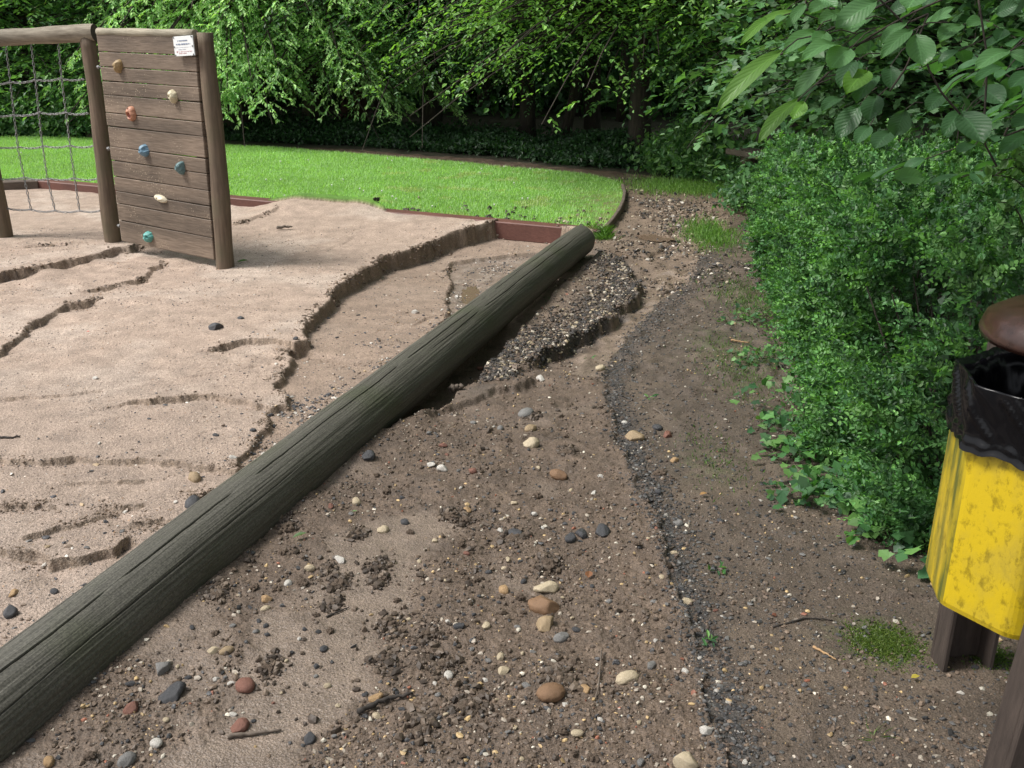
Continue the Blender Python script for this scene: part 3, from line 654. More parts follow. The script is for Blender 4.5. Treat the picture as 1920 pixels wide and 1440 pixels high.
# ------------------------------------------------------------------ far benches
def bench(loc, rot, Lh, hgt, lab):
    r = empty('bench', loc, lab, 'bench'); r.rotation_euler = (0, 0, rot)
    m_ = MB(); m_.box((0, 0, hgt-.03), (Lh, 0, 0), (0, .16, 0), (0, 0, .03), .008); m_.build('seat', m_brd, r)
    for s_ in (-1, 1):
        m_ = MB(); m_.tube(np.array([[s_*Lh*.72, 0, -.2], [s_*Lh*.72, 0, hgt-.06]]), .09, 12); m_.build('leg', m_post, r)
q = P(1392, 372); bench((2.75, 10.25, hz(2.75, 10.25)), R(-62), .75, .42, 'low dark timber bench at the far end of the hedge')
q = P(165, 262); bench((q[0]+.35, q[1]+.3, 0), R(4), .55, .36, 'small grey bench across the lawn seen beside the chain net')
# ------------------------------------------------------------------ litter bin
m_yel = None
def f_yel(t, b, N):
    c = coords(t, (1.2, 1.2, .8)); n = N('TexNoise', i_Scale=6., i_Detail=9., i_Roughness=.68); t.links.new(c, n.inputs['Vector'])
    n2 = N('TexNoise', i_Scale=40., i_Detail=5., i_Roughness=.7); t.links.new(c, n2.inputs['Vector'])
    n3 = N('TexNoise', i_Scale=1., i_Detail=7.); t.links.new(coords(t, (26, 26, 4)), n3.inputs['Vector'])
    a = ramp(t, n.outputs[0], [(.42, (.56, .40, .010)), (.56, (.48, .35, .025)), (.70, (.24, .20, .035))])
    a = mul(t, a, ramp(t, n2.outputs[0], [(.34, (.55, .55, .5)), (.48, (1,)*3)]))
    # green algae on the side that faces the hedge
    g_ = N('NewGeometry'); s_ = N('SeparateXYZ'); t.links.new(g_.outputs['True Normal'], s_.inputs[0])
    k = N('MapRange'); t.links.new(s_.outputs['X'], k.inputs[0]); k.inputs[1].default_value = -.9; k.inputs[2].default_value = -.97; k.inputs[3].default_value = 0; k.inputs[4].default_value = 1
    ml = N('Math', operation='MULTIPLY'); t.links.new(k.outputs[0], ml.inputs[0]); t.links.new(ramp(t, n3.outputs[0], [(.36, (0,)*3), (.62, (.95,)*3)]), ml.inputs[1])
    mx = N('Mix', data_type='RGBA'); t.links.new(ml.outputs[0], mx.inputs[0]); t.links.new(a, mx.inputs[6]); mx.inputs[7].default_value = (.075, .095, .02, 1)
    t.links.new(mx.outputs[2], b.inputs['Base Color']); b.inputs['Roughness'].default_value = .45; bump(t, b, n2.outputs[0], .001)
m_yel = mat('yellow_plastic', f_yel)
m_lid = plain('brown_plastic', (.036, .017, .013), .26, 0, .35, 30, .0015)
m_bag = plain('black_film', (.003, .003, .004), .2, 0, .1, 10, .0); m_bag.node_tree.nodes['Principled BSDF'].inputs['Specular IOR Level'].default_value = .22
m_bpost = wood_mat('brown_post', (.035, .025, .02), (.075, .055, .045), (30, 30, 6), 2, .75, bd=.003)
BC = np.array([1.168, 1.955]); BR = .215; a0 = R(191.5)
def octa(r, k0=0): a = a0+np.arange(8)*pi/4+k0; return np.stack([BC[0]+r*np.cos(a), BC[1]+r*np.sin(a)], 1)
bin_ = empty('litter_bin', (BC[0], BC[1], 0), 'yellow octagonal litter bin with brown lid on dark posts', 'litter bin')
def prism(rings, mat_, name, root, close_bottom=False, close_top=False, smooth=False, n=8):
    V = np.concatenate([np.c_[r[0], np.full(len(r[0]), r[1])] for r in rings]); m = len(rings)
    Q = np.array([[i*n+j, i*n+(j+1) % n, (i+1)*n+(j+1) % n, (i+1)*n+j] for i in range(m-1) for j in range(n)]); Fs = [Q]
    if close_bottom: V = np.concatenate([V, [[*V[:n, :2].mean(0), V[0, 2]]]]); Fs.append(np.array([[len(V)-1, (j+1) % n, j] for j in range(n)]))
    if close_top: V = np.concatenate([V, [[*V[(m-1)*n:m*n, :2].mean(0), V[(m-1)*n, 2]+close_top]]]); Fs.append(np.array([[len(V)-1, (m-1)*n+j, (m-1)*n+(j+1) % n] for j in range(n)]))
    o = mk(name, V, Fs, mat_, smooth=smooth)
    if root is not None: wpart(o, root)
    return o
def rocta(r, rc, k=5):
    """octagon outline with rounded corners, 8*k points"""
    c = octa(r); out = []
    for i in range(8):
        p, q, s = c[i-1], c[i], c[(i+1) % 8]; u = unit(p-q); v = unit(s-q)
        for t in np.linspace(0, 1, k): out.append((1-t)**2*(q+u*rc)+2*t*(1-t)*q+t*t*(q+v*rc))
    return np.array(out)
B0, B1 = .405, .905
o = prism([(rocta(BR*.93, .02), B0-.004), (rocta(BR*.985, .02), B0), (rocta(BR, .02), B0+.012), (rocta(BR*1.0, .02), B1), (rocta(BR*.97, .02), B1), (rocta(BR*.97, .02), B0+.02)], m_yel, 'body', bin_, close_bottom=True, n=40)
# lid
LC = np.array([.035, .03])
lr = [(rocta(BR*.96, .07), 1.0), (rocta(BR*1.02, .07), .995), (rocta(BR*1.03, .07), 1.008), (rocta(BR*.98, .07), 1.04), (rocta(BR*.8, .06), 1.062), (rocta(BR*.45, .04), 1.072)]
o = prism([(r_+LC, z_) for r_, z_ in lr], m_lid, 'lid', bin_, close_top=.002, smooth=True, n=40)
# posts (channel sections)
def chpost(c, wdir, ddir, ztop, name='post', lean=0.):
    m_ = MB(); wdir = np.array([*wdir, 0]); ddir = np.array([*ddir, 0]); c = np.array([*c, 0]); hh = (ztop+.2)/2; zc = np.array([0, 0, hh-.2])
    m_.box(c+zc+ddir*.035, wdir*.068, ddir*.008, np.array([lean, 0, hh]), .003)
    for s_ in (-1, 1): m_.box(c+zc+wdir*.061*s_-ddir*.006, wdir*.007, ddir*.034, np.array([lean, 0, hh]), .003)
    m_.build(name, m_bpost, root=bin_)
ad = unit(np.array([.13, -.64]))
chpost((1.225, 2.262), (1, .02), (0, 1), .97); fx = PY(1838, 1440, 1.60)[0]; chpost((fx+.105, 1.60), (1, .02), (0, -1), 1.0, lean=.035)
m_ = MB(); m_.box((1.20, 2.17, .62), (.02, 0, 0), (0, .10, 0), (0, 0, .02)); m_.build('bracket', m_steel, root=bin_)
m_ = MB(); m_.box((1.215, 2.19, .98), (.03, 0, 0), (0, .07, 0), (0, 0, .012), .003); m_.build('lid_bracket', m_steel, root=bin_)
m_ = MB(); m_.box((1.14, 1.72, .62), (.02, 0, 0), (0, .06, 0), (0, 0, .02)); m_.build('bracket', m_steel, root=bin_)
# bin bag
na, nz_ = 160, 46
th = np.linspace(0, 2*pi, na, endpoint=False); oc = octa(1.0)-BC
def orad(a):
    k = ((a-a0+pi/8) % (pi/4))-pi/8; return math.cos(pi/8)/np.cos((((a-a0) % (pi/4))-pi/8))
prof = []
zs = np.concatenate([np.linspace(.79, B1+.022, 30), np.linspace(B1+.022, .62, 16)[1:]]); outer = np.r_[np.ones(30), -np.ones(15)]
V = []
for z, s_ in zip(zs, outer):
    a = th; hem = .018*pn(a*2.2, a*0, 5)+.01*pn(a*6, a*0, 6)
    if s_ > 0:
        f_ = (z-.79)/(B1+.022-.79); zz = z+hem*(1-f_)+.007*pn(a*1.5, a*0, 9)*f_
        wr = .010*np.abs(pn(a*4+2*f_, f_*2.+a, 7))+.0015*pn(a*12+f_*2, f_*3, 8)+.009*(1-ss(f_, 0, .1))+.004+.012*np.maximum(0, 1-abs(f_-.12)/.1)*(.5+pn(a*5, a*0, 3))
        # diagonal drag folds
        wr = wr+.009*np.maximum(0, 1-np.abs(((a*3.2+f_*2.2) % 1.6)-.8)/.16)*ss(f_, .05, .3)*(1-ss(f_, .8, 1))
        r = BR*orad(a)+wr
    else:
        f_ = (B1+.022-z)/(B1+.022-.62); zz = z+.007*pn(a*1.5, a*0, 9)*(1-f_); r = BR*.965*orad(a)*(1-.35*f_)+.012*pn(a*6, f_*5+a, 11)*ss(f_, 0, .2)-.003
    V.append(np.stack([BC[0]+r*np.cos(a), BC[1]+r*np.sin(a), zz+0*a], 1))
m = len(V); V = np.concatenate(V); V = np.concatenate([V, [[BC[0], BC[1], .60]]])
Q = np.array([[i*na+j, i*na+(j+1) % na, (i+1)*na+(j+1) % na, (i+1)*na+j] for i in range(m-1) for j in range(na)])
T3 = np.array([[len(V)-1, (m-1)*na+j, (m-1)*na+(j+1) % na] for j in range(na)])
o = mk('bin_bag', V, [Q, T3], m_bag, smooth=True); tag(o, 'black plastic bag folded over the rim of the yellow bin', 'bin bag')
# ------------------------------------------------------------------ stones
def stone_mat(name, c1, c2, rough=.6, sc_=40):
    def f(t, b, N):
        n = N('TexNoise', i_Scale=sc_, i_Detail=6.); t.links.new(coords(t), n.inputs['Vector'])
        t.links.new(ramp(t, n.outputs[0], [(.32, c1), (.68, c2)]), b.inputs['Base Color']); b.inputs['Roughness'].default_value = rough
        bump(t, b, n.outputs[0], .002)
    return mat(name, f)
SM = {'cream': stone_mat('cream_stone', (.34, .26, .15), (.55, .48, .36)), 'white': stone_mat('white_stone', (.40, .37, .32), (.62, .60, .56)),
      'tan': stone_mat('tan_stone', (.26, .185, .105), (.36, .27, .165)), 'brown': stone_mat('brown_stone', (.15, .085, .045), (.24, .14, .075)),
      'grey': stone_mat('grey_stone', (.13, .125, .12), (.22, .215, .205)), 'dark': stone_mat('dark_stone', (.030, .031, .035), (.07, .07, .075), .5),
      'red': stone_mat('red_brick', (.15, .065, .045), (.22, .10, .07)), 'orange': stone_mat('orange_stone', (.30, .18, .08), (.42, .29, .16)),
      'clod': stone_mat('soil_clod', (.062, .044, .031), (.145, .105, .075), .95, 120)}
def rockV(seed, kind):
    r = np.random.default_rng(seed); V = IV3.copy()
    if kind == 'clod':
        V = IV4.copy(); D = unit(r.normal(size=(46, 3))); am = r.uniform(.3, 1, 46); wd = r.uniform(.18, .42, 46)
        dd = np.arccos(np.clip(V@D.T, -1, 1)); bmp = (am*np.sqrt(np.maximum(0, 1-(dd/wd)**2))).max(1)
        big = pn(V[:, 0]*1.3+seed, V[:, 1]*1.3+V[:, 2], seed); return V*(.58+.34*bmp+.28*big+.05*pn(V[:, 0]*9+seed, V[:, 1]*9+V[:, 2]*7, seed+3))[:, None]*[1, r.uniform(.7, 1), r.uniform(.5, .75)]
        n = sum(pn(V[:, 0]*f+seed, V[:, 1]*f+V[:, 2]*f*.7, seed+k)*a for k, (f, a) in enumerate(((1.4, .32), (3.0, .2), (7.5, .13)))); return V*(1+n)[:, None]*[1, .9, .75]
    ncut = {'round': 3}.get(kind, 9)
    for _ in range(ncut):
        n = unit(r.normal(size=3)); h = r.uniform(.55, .85) if kind != 'round' else r.uniform(.8, .95); d = np.maximum(V@n-h, 0); V = V-d[:, None]*n*(.92)
    V = V*(1+.05*pn(V[:, 0]*3+seed, V[:, 1]*3+V[:, 2]*2, seed))[:, None]
    return V*np.array([1, r.uniform(.62, .85), r.uniform(.45, .7)])
SMESH = {}
def smesh(mk_, kind, v):
    k = (mk_, kind, v)
    if k not in SMESH:
        o = mk('stone', rockV(v*7+hash_(kind), kind), IF4 if kind == 'clod' else IF3, SM[mk_], smooth=True, link=False); SMESH[k] = o.data; bpy.data.objects.remove(o)
    return SMESH[k]
def hash_(s_): return sum(ord(c) for c in s_)
def stone(name, px, py, rpx, mk_, kind, label, group=None, rot=None, v=0, sxy=(1, 1), sink=.35, cat=None):
    p = P(px, py); dist = np.linalg.norm(p-CAM); r = rpx*dist/F
    z = hz(p[0], p[1]); p = P(px, py, z)
    o = bpy.data.objects.new(name, smesh(mk_, kind, v)); C.objects.link(o)
    rr = np.random.default_rng(abs(int(px*7+py))); o.scale = (r*1.1*sxy[0], r*1.1*sxy[0], r*1.15*sxy[1]); o.rotation_euler = (rr.uniform(-.2, .2), rr.uniform(-.2, .2), rr.uniform(0, 6.28) if rot is None else rot)
    o.location = (p[0], p[1], z+r*(.45-sink*.6)*sxy[1]+.001); tag(o, label, cat or ('clod' if mk_ == 'clod' else 'stone'), group); return o
HS = [(1023, 1106, 23, 'cream', 'ang', 'large lumpy cream stone at the back of a row of three stones'), (1021, 1139, 29, 'brown', 'ang', 'large rusty brown stone in the middle of a row of three stones'),
      (1022, 1175, 25, 'tan', 'ang', 'flat tan angular stone in front of the rusty brown stone'), (1052, 1198, 15, 'grey', 'round', 'smooth grey pebble just in front of the flat tan stone'),
      (945, 1107, 13, 'orange', 'ang', 'small orange tan upright stone left of the cream and brown stones'), (1033, 1302, 25, 'brown', 'round', 'smooth glossy brown egg shaped pebble'),
      (1176, 1275, 21, 'cream', 'round', 'rounded pale cream stone at the near end of the silt'), (1099, 1294, 14, 'orange', 'ang', 'yellow orange stone beside the brown egg shaped pebble'),
      (1288, 1130, 12, 'cream', 'ang', 'cream stone on the edge of the old dark gravel surface'), (1324, 1371, 13, 'white', 'ang', 'whitish stone nearest the camera on the dark gravel edge'),
      (1286, 1432, 22, 'cream', 'ang', 'cream stone cut off by the bottom edge of the picture'), (449, 1366, 18, 'red', 'ang', 'reddish brick fragment beside the short grey stick'),
      (460, 1288, 19, 'red', 'round', 'dark red rounded lump near the log'), (581, 1386, 15, 'dark', 'ang', 'black angular stone standing in the smooth silt'),
      (638, 1051, 12, 'white', 'ang', 'whitish stone resting against a soil clod'), (581, 1067, 9, 'cream', 'round', 'small cream pebble left of the whitish stone'),
      (500, 1125, 12, 'orange', 'ang', 'yellow stone near the log, rear one of a pair'), (498, 1143, 9, 'cream', 'round', 'small yellowish pebble, front one of a pair near the log'),
      (717, 996, 12, 'cream', 'ang', 'cream stone alone on the dirt right of the log'), (706, 1311, 14, 'orange', 'ang', 'orange and grey stone at the end of the black stick'),
      (875, 958, 9, 'orange', 'ang', 'small orange stone beside dark clods'), (841, 1268, 10, 'white', 'round', 'small white pebble in the middle of the smooth silt'), (945, 1259, 13, 'cream', 'ang', 'pinkish cream stone left of the brown pebble'),
      (400, 1222, 12, 'cream', 'ang', 'pale stone close to the lower part of the log'), (425, 1222, 12, 'tan', 'round', 'tan pebble close to the lower part of the log'),
      (1128, 1001, 20, 'dark', 'ang', 'largest black rock of the group on the silt'), (1090, 1003, 15, 'dark', 'ang', 'dark rock left of the largest black rock'), (1070, 1011, 15, 'dark', 'ang', 'dark rock at the left end of the black rock group'),
      (965, 1003, 17, 'dark', 'ang', 'charcoal coloured rock amid the clods'), (1125, 692, 12, 'cream', 'ang', 'cream stone at the foot of the eroded bank'), (1013, 713, 13, 'white', 'ang', 'bright white jagged stone below the eroded bank'),
      (995, 806, 14, 'tan', 'round', 'tan pebble behind a pale flat stone'), (994, 835, 17, 'cream', 'ang', 'pale flat stone in front of a tan pebble'), (986, 777, 15, 'grey', 'round', 'grey round stone beside a brown clod'),
      (1188, 823, 19, 'tan', 'ang', 'tan block shaped stone on the dark gravel band'), (1252, 817, 12, 'red', 'ang', 'dark red brick chip right of the tan block'), (831, 836, 8, 'red', 'ang', 'small orange red brick chip near the log'),
      (1264, 865, 10, 'orange', 'ang', 'orange stone chip beside the square brown clod'), (1047, 893, 16, 'brown', 'round', 'long reddish brown pebble lying in the sandy grit'), (620, 951, 7, 'red', 'ang', 'bright red chip beside the log'),
      (668, 942, 11, 'cream', 'ang', 'yellowish stone with a white neighbour near the log'), (830, 881, 12, 'white', 'ang', 'cluster leading white stone near the log'), (808, 873, 9, 'white', 'ang', 'white chip behind another white stone near the log'),
      (365, 898, 14, 'tan', 'round', 'flat tan pebble lying on the sand terraces'), (362, 947, 18, 'dark', 'round', 'flat dark pebble on the sand beside the log'), (405, 616, 13, 'dark', 'ang', 'dark chip with pale edge on the open sand'),
      (690, 858, 15, 'dark', 'ang', 'black rounded rock wedged under the log'), (325, 1305, 24, 'dark', 'ang', 'grey black lump between log and silt'), (248, 1330, 16, 'red', 'ang', 'reddish grey stone close under the log'),
      (293, 1395, 12, 'white', 'round', 'round white pebble at the bottom left'), (92, 1430, 11, 'orange', 'round', 'orange pebble at the bottom left corner'), (238, 1428, 16, 'grey', 'round', 'smooth blue grey pebble at the bottom left'),
      (305, 1256, 17, 'grey', 'ang', 'pale grey angular stone beside the log'), (1215, 437, 10, 'white', 'ang', 'white stone at the rear edge of the muddy puddle'), (955, 590, 9, 'grey', 'round', 'grey pebble balanced beside the log'),
      (20, 1150, 16, 'dark', 'ang', 'dark stone on the wet sand at the left edge'), (25, 1115, 11, 'orange', 'ang', 'pinkish stone on the wet sand at the left edge'), (545, 684, 0, '', '', '')]
used_px = []
for k, (px, py, r_, m_k, kd_, lb) in enumerate(HS):
    if not r_: continue
    kk = 'clod' if kd_ == 'clod_' else kd_
    stone('stone', px, py, r_, m_k, kk, lb, v=k % 7, sink=.55); used_px.append((px, py, r_))
HC = [(615, 1070, 14, 'lumpy soil clod in front of the whitish stone'), (637, 1098, 22, 'wide flat soil clod right of the small cream pebble'), (709, 1062, 20, 'soil clod under a small grey stone'), (712, 1088, 18, 'brown clod in the smooth silt'),
      (669, 1004, 20, 'dark clod behind the log foot'), (845, 968, 20, 'round dark clod left of the orange stone'), (869, 978, 18, 'crumbly clod in front of the orange stone'), (965, 1012, 22, 'big dark clod on the grit'),
      (728, 1172, 24, 'root filled clod in the centre of the silt'), (720, 1240, 20, 'dark clod near the middle of the silt'), (838, 1248, 22, 'broad clod in the lower silt'), (1030, 1060, 22, 'mound like clod behind the cream stone'),
      (1050, 1275, 24, 'dark clod behind the egg shaped pebble'), (1237, 888, 18, 'square brown clod on the dark gravel band'), (622, 1135, 15, 'dark clod with a pale top near the left of the silt'), (505, 1255, 22, 'dark brown clod by the red lump'),
      (880, 1330, 28, 'largest broken clod heap in the foreground'), (790, 1370, 24, 'flattened grey clod in the foreground'), (1003, 776, 15, 'brown clod beside the grey round stone'), (985, 1180, 0, ''),
      (410, 1120, 20, 'clod on the silt bank along the log'), (540, 990, 20, 'clod sitting against the log flank'), (1065, 850, 18, 'clod in the sandy flow'), (805, 1190, 22, 'low clod right of the root filled one')]
for k, (px, py, r_, lb) in enumerate(HC):
    if r_: stone('soil_clod', px, py, r_*.85, 'clod', 'clod', lb, v=k % 5, sink=.78); used_px.append((px, py, r_))
# repeats: smaller pebbles that nothing tells apart
rp = np.random.default_rng(11)
GR = {'white': ('small whitish quartz pebbles on the washed out dirt path', 'small whitish pebbles on the path'), 'cream': ('small yellowish pebbles scattered over the washed out dirt path', 'small yellowish pebbles on the path'),
      'dark': ('small black stone chips scattered over the washed out dirt path', 'small black chips on the path'), 'grey': ('small grey pebbles on the washed out dirt path', 'small grey pebbles on the path'),
      'clod': ('small crumbly soil lump on the washed out dirt path', 'small soil lumps on the path'), 'red': ('tiny reddish chip on the washed out dirt path', 'tiny reddish chips on the path')}
GR = {k: (v[0].replace('pebbles', 'pebble').replace('chips', 'chip'), v[1]) for k, v in GR.items()}
GS = {'dark': ('small dark stone chip lying on the pink sand', 'dark chips on the sand'), 'white': ('small pale stone chip lying on the pink sand', 'pale chips on the sand')}
cnt = 0
while cnt < 215:
    v = rp.random(); py = 500+920*rp.random()**.55; px = rp.uniform(40, 1420) if rp.random() < .45 or len(used_px) < 3 else used_px[rp.integers(len(used_px))][0]+rp.normal()*45; py = py if rp.random() < .4 else used_px[rp.integers(len(used_px))][1]+rp.normal()*30; py = min(max(py, 500), 1430); p = P(px, py)
    a_, b_, c_, pm, lm, pt_, sg_, mu_, of_, ks_, in_, i2_ = [np.asarray(q)[0] if np.ndim(q) else q for q in height(np.array([p[0]]), np.array([p[1]]))]
    if abs(of_) < .2 and p[1] < 7.7: continue
    if any((px-u[0])**2+(py-u[1])**2 < (u[2]+8)**2 for u in used_px): continue
    if pm:
        if rp.random() < .72: continue
        kd_ = rp.choice(['dark', 'white']); l_, g_ = GS[kd_]
    else:
        if sg_ > .1 and rp.random() < .6: continue
        kd_ = rp.choice(['white', 'cream', 'dark', 'grey', 'clod', 'red'], p=[.10, .19, .26, .14, .26, .05]); l_, g_ = GR[kd_]
    stone('soil_clod' if kd_ == 'clod' else 'pebble', px, py, rp.uniform(3.5, 7)*rp.choice([1, 1, 1, 1.5])*(1.35 if kd_ == 'clod' else 1), kd_, 'clod' if kd_ == 'clod' else rp.choice(['ang', 'ang', 'round']), l_, g_, v=int(rp.integers(7)), sink=.55, cat='clod' if kd_ == 'clod' else 'pebble')
    used_px.append((px, py, 6)); cnt += 1
# gravel: uncountable grit, one object
def grit(n, sampler, rlo, rhi, cols, pw, name, label, seed, flat=.7, lift=.25, extra=None):
    r = np.random.default_rng(seed); x, y, keep = sampler(r, n); x = x[keep]; y = y[keep]; hh = height(x, y); z = hh[0]; n = len(x)
    rad = rlo*(rhi/rlo)**(r.random(n)**2.2)
    if extra is not None: rad = rad*extra(x, y)
    V = IV0[None]*(1+.28*r.normal(size=(n, 12, 1)).clip(-1.3, 1.3))*rad[:, None, None]*np.array([1, .8, flat])*(1+.25*r.normal(size=(n, 1, 3)).clip(-1.5, 1.5))
    a = r.uniform(0, 2*pi, n); ca, sa = np.cos(a)[:, None], np.sin(a)[:, None]
    V = np.stack([V[..., 0]*ca-V[..., 1]*sa, V[..., 0]*sa+V[..., 1]*ca, V[..., 2]], -1)+np.stack([x, y, z+rad*lift], 1)[:, None]
    c = np.array(cols)[r.choice(len(cols), n, p=np.array(pw)/sum(pw))]*(1+.25*r.normal(size=(n, 1)).clip(-1.5, 1.5)); c = np.repeat(c, 12, 0)
    Fq = (IF0[None]+np.arange(n)[:, None, None]*12).reshape(-1, 3)
    o = mk(name, V.reshape(-1, 3), Fq, m_grit, col=c, smooth=False); tag(o, label, 'gravel', kind='stuff'); return o
m_grit = attr_mat('grit_stone', .6, .15, 300, .0005)
def samp_path(r, n):
    m = r.random(n) < .55; u = np.where(m, r.uniform(-.75, .75, n), r.uniform(-.6, .6, n)); y = np.where(m, r.uniform(1.5, 11., n), 1.5*(6/1.5)**r.random(n)); x = u*y
    x = np.where(m, x, x); hh = height(x, y); pth = hh[5]; sg = hh[6]; mu = hh[7]; off = hh[8]
    dn = np.where(sg > 0, .45, 1-.95*mu)*(.45+.9*ss(fbm(x, y, 2.2, 3, 90), -.3, .5)); dn = np.where(y > 6, dn*1.3, dn)
    return x, y, pth & (r.random(n) < dn) & ~((np.abs(off) < .1) & (y < 7.6)) & (x < 2.4) & (x > -2)
PC = [(.135, .098, .07), (.082, .060, .044), (.05, .05, .052), (.30, .26, .21), (.5, .46, .38), (.42, .30, .15), (.22, .085, .05)]
def farx(x, y): return 1+.35*ss(y, 4, 8)
grit(190000, samp_path, .0013, .0085, PC, [.44, .28, .13, .06, .022, .035, .010], 'gravel', 'fine mixed gravel and crumbs strewn over the dirt path', 3, extra=farx)
def samp_dark(r, n):
    t = r.random(n)*(len(GRAVL)-1.001); i = t.astype(int); f_ = (t-i)[:, None]; p = GRAVL[i]*(1-f_)+GRAVL[i+1]*f_; x = p[:, 0]+np.abs(r.normal(0, .06, n))+r.normal(0, .02, n)+(r.random(n) < .45)*r.random(n)*.9; y = p[:, 1]+r.normal(0, .15, n)
    return x, y, (y > 1.4) & (y < 8) & (r.random(n) < 1) & height(x, y)[5]
grit(20000, samp_dark, .002, .009, [(.032, .031, .031), (.058, .056, .055), (.10, .098, .094), (.09, .065, .05), (.3, .28, .25)], [.42, .25, .12, .18, .03], 'dark_gravel', 'dark grey chippings of the old path surface', 4, flat=.5)
RL = RIDW[0][0]
OSG = 1.0 if height(np.array([1.2]), np.array([4.0]))[8][0] > 0 else -1.0
def samp_ridge(r, n):
    t = r.random(n)*(len(RL)-1.001); i = t.astype(int); f_ = (t-i)[:, None]; p = RL[i]*(1-f_)+RL[i+1]*f_; sp_ = np.where(r.random(n) < .6, .16, .04); x = p[:, 0]-np.abs(r.normal(0, 1, n))*sp_+.03*r.normal(size=n); y = p[:, 1]+np.abs(r.normal(0, 1, n))*sp_*.8; hh = height(x, y); return x, y, hh[5] & (hh[8]*OSG > .16)
grit(16000, samp_ridge, .003, .015, [(.034, .030, .027), (.065, .052, .042), (.11, .078, .056), (.32, .26, .17), (.45, .40, .32)], [.42, .25, .2, .08, .05], 'rubble', 'dark broken rubble crumbling off the eroded bank', 5)
def samp_far(r, n):
    x = r.uniform(.2, 2.2, n); y = r.uniform(6.4, 11.5, n); cx = np.interp(y, [6.4, 8, 9.5, 11.5], [1.0, 1.25, 1.45, 1.5]); k = ss(fbm(x, y, 1.6, 3, 95), -.35, .25)
    return x, y, height(x, y)[5] & (r.random(n) < np.exp(-((x-cx)/.45)**2)*(.15+.85*k))
grit(15000, samp_far, .006, .022, [(.04, .035, .032), (.10, .075, .055), (.17, .125, .09), (.38, .32, .24), (.50, .46, .40)], [.34, .28, .22, .11, .05], 'rubble', 'coarse washed up rubble on the far part of the path', 6)
def samp_sand(r, n):
    y = 1.8*(8/1.8)**r.random(n); x = LA[0]+(y-LA[1])*Ld[0]/Ld[1]-r.random(n)**1.3*1.3; hh = height(x, y); off = np.abs(hh[8]); dn = hh[10]*ss(.62+.2*pn(y*2, y*0, 3)-off, 0, .3)*ss(6.6-y, 0, 1)*ss(fbm(x, y, 3, 3, 6), -.25, .3)+.02+hh[11]*.8*(fbm(x, y, 4, 2, 6) > .05)+hh[10]*.35*np.exp(-np.maximum(off-.12, 0)/.4)*(fbm(x, y, 6, 2, 16) > .15)+.5*(y < 3.1)*np.exp(-np.maximum(off-.12, 0)/.12)*(fbm(x, y, 5, 2, 6) > .0)
    return x, y, hh[3] & (r.random(n) < dn) & (off > .1)
grit(42000, samp_sand, .003, .012, [(.05, .05, .055), (.12, .115, .11), (.22, .165, .125), (.5, .47, .42), (.38, .28, .17)], [.33, .22, .25, .12, .08], 'gravel', 'wet gravel washed against the sand side of the log', 8, flat=.5)
ALLP = [(p_, 0) for p_, d_, L_ in LEDW if d_ >= .02]+[(CHAN[:-3], 1), (SUBM[:-2], 0)]
def samp_ledge(r, n):
    xs, ys = [], []
    for p_, big in ALLP:
        m = int(n*(.5 if big else .5/(len(ALLP)-1))); t = r.random(m)*(len(p_)-1.001); i = t.astype(int); f_ = (t-i)[:, None]; q = p_[i]*(1-f_)+p_[i+1]*f_; xs.append(q[:, 0]+r.normal(0, .022, m)); ys.append(q[:, 1]+r.normal(0, .022, m)-.01)
    x = np.concatenate(xs); y = np.concatenate(ys); hh = height(x, y); return x, y, hh[3] & (r.random(len(x)) < ss(fbm(x, y, 5, 2, 98), -.3, .3))
grit(13000, samp_ledge, .002, .011, [(.16, .115, .08), (.22, .165, .12), (.11, .08, .055), (.3, .23, .18)], [.35, .3, .2, .15], 'sand_crumbs', 'crumbs of wet sand fallen from the wash-out ledges', 13, flat=.7, lift=.15, extra=lambda x, y: .7+.9*ss(y, 3.5, 7))
CLX = np.array([P(a_, b_)[:2] for a_, b_, c_, d_ in HC if c_]); CLR = np.array([c_*2.2/F for a_, b_, c_, d_ in HC if c_])
def samp_clod(r, n):
    k = r.integers(0, len(CLX), n); k = np.where(r.random(n) < .35, -1, k); cx = np.where(k < 0, r.uniform(-.9, .9, n).round(1)*1., CLX[k][:, 0]); x = cx+r.normal(0, 1, n)*CLR[k]*.8; y = np.where(k < 0, 2.0+(r.random(n)*25).round(0)*.12+r.normal(0, .03, n), CLX[k][:, 1]+r.normal(0, 1, n)*CLR[k]*1.1)
    hh = height(x, y); return x, y, hh[5] & (hh[6] < .05) & ~((np.abs(hh[8]) < .1) & (y < 7.6)) & ((k >= 0) | (fbm(x, y, 1.7, 2, 99) > .15))
grit(6500, samp_clod, .003, .014, [(.05, .036, .026), (.085, .062, .044), (.12, .09, .065)], [.4, .35, .25], 'soil_crumbs', 'dark soil crumbs broken off the clods on the path', 14, flat=.8, lift=.35)
def samp_grain(r, n):
    y = 1.9*(8.2/1.9)**r.random(n); x = r.uniform(-.62, .12, n)*y; hh = height(x, y); return x, y, hh[3] & (r.random(n) < .25+.75*ss(fbm(x, y*2.5, 1.2, 3, 97), -.3, .4))
grit(60000, samp_grain, .0012, .004, [(.10, .09, .085), (.20, .15, .115), (.5, .44, .38), (.30, .19, .11), (.28, .21, .16)], [.36, .2, .12, .12, .2], 'coarse_sand', 'coarse sand grains sprinkled over the pink sand', 12, flat=.6, lift=.1, extra=lambda x, y: 1+.9*ss(y, 3, 8))
def samp_lawn(r, n):
    x = r.uniform(-1.6, 1.1, n); y = r.uniform(7.9, 9.6, n); hh = height(x, y); return x, y, hh[4] & (r.random(n) < np.exp(-(hh[9]/.35))*(.2+.8*(fbm(x, y, 3, 2, 7) > 0))*ss(x, -1.6, .4))
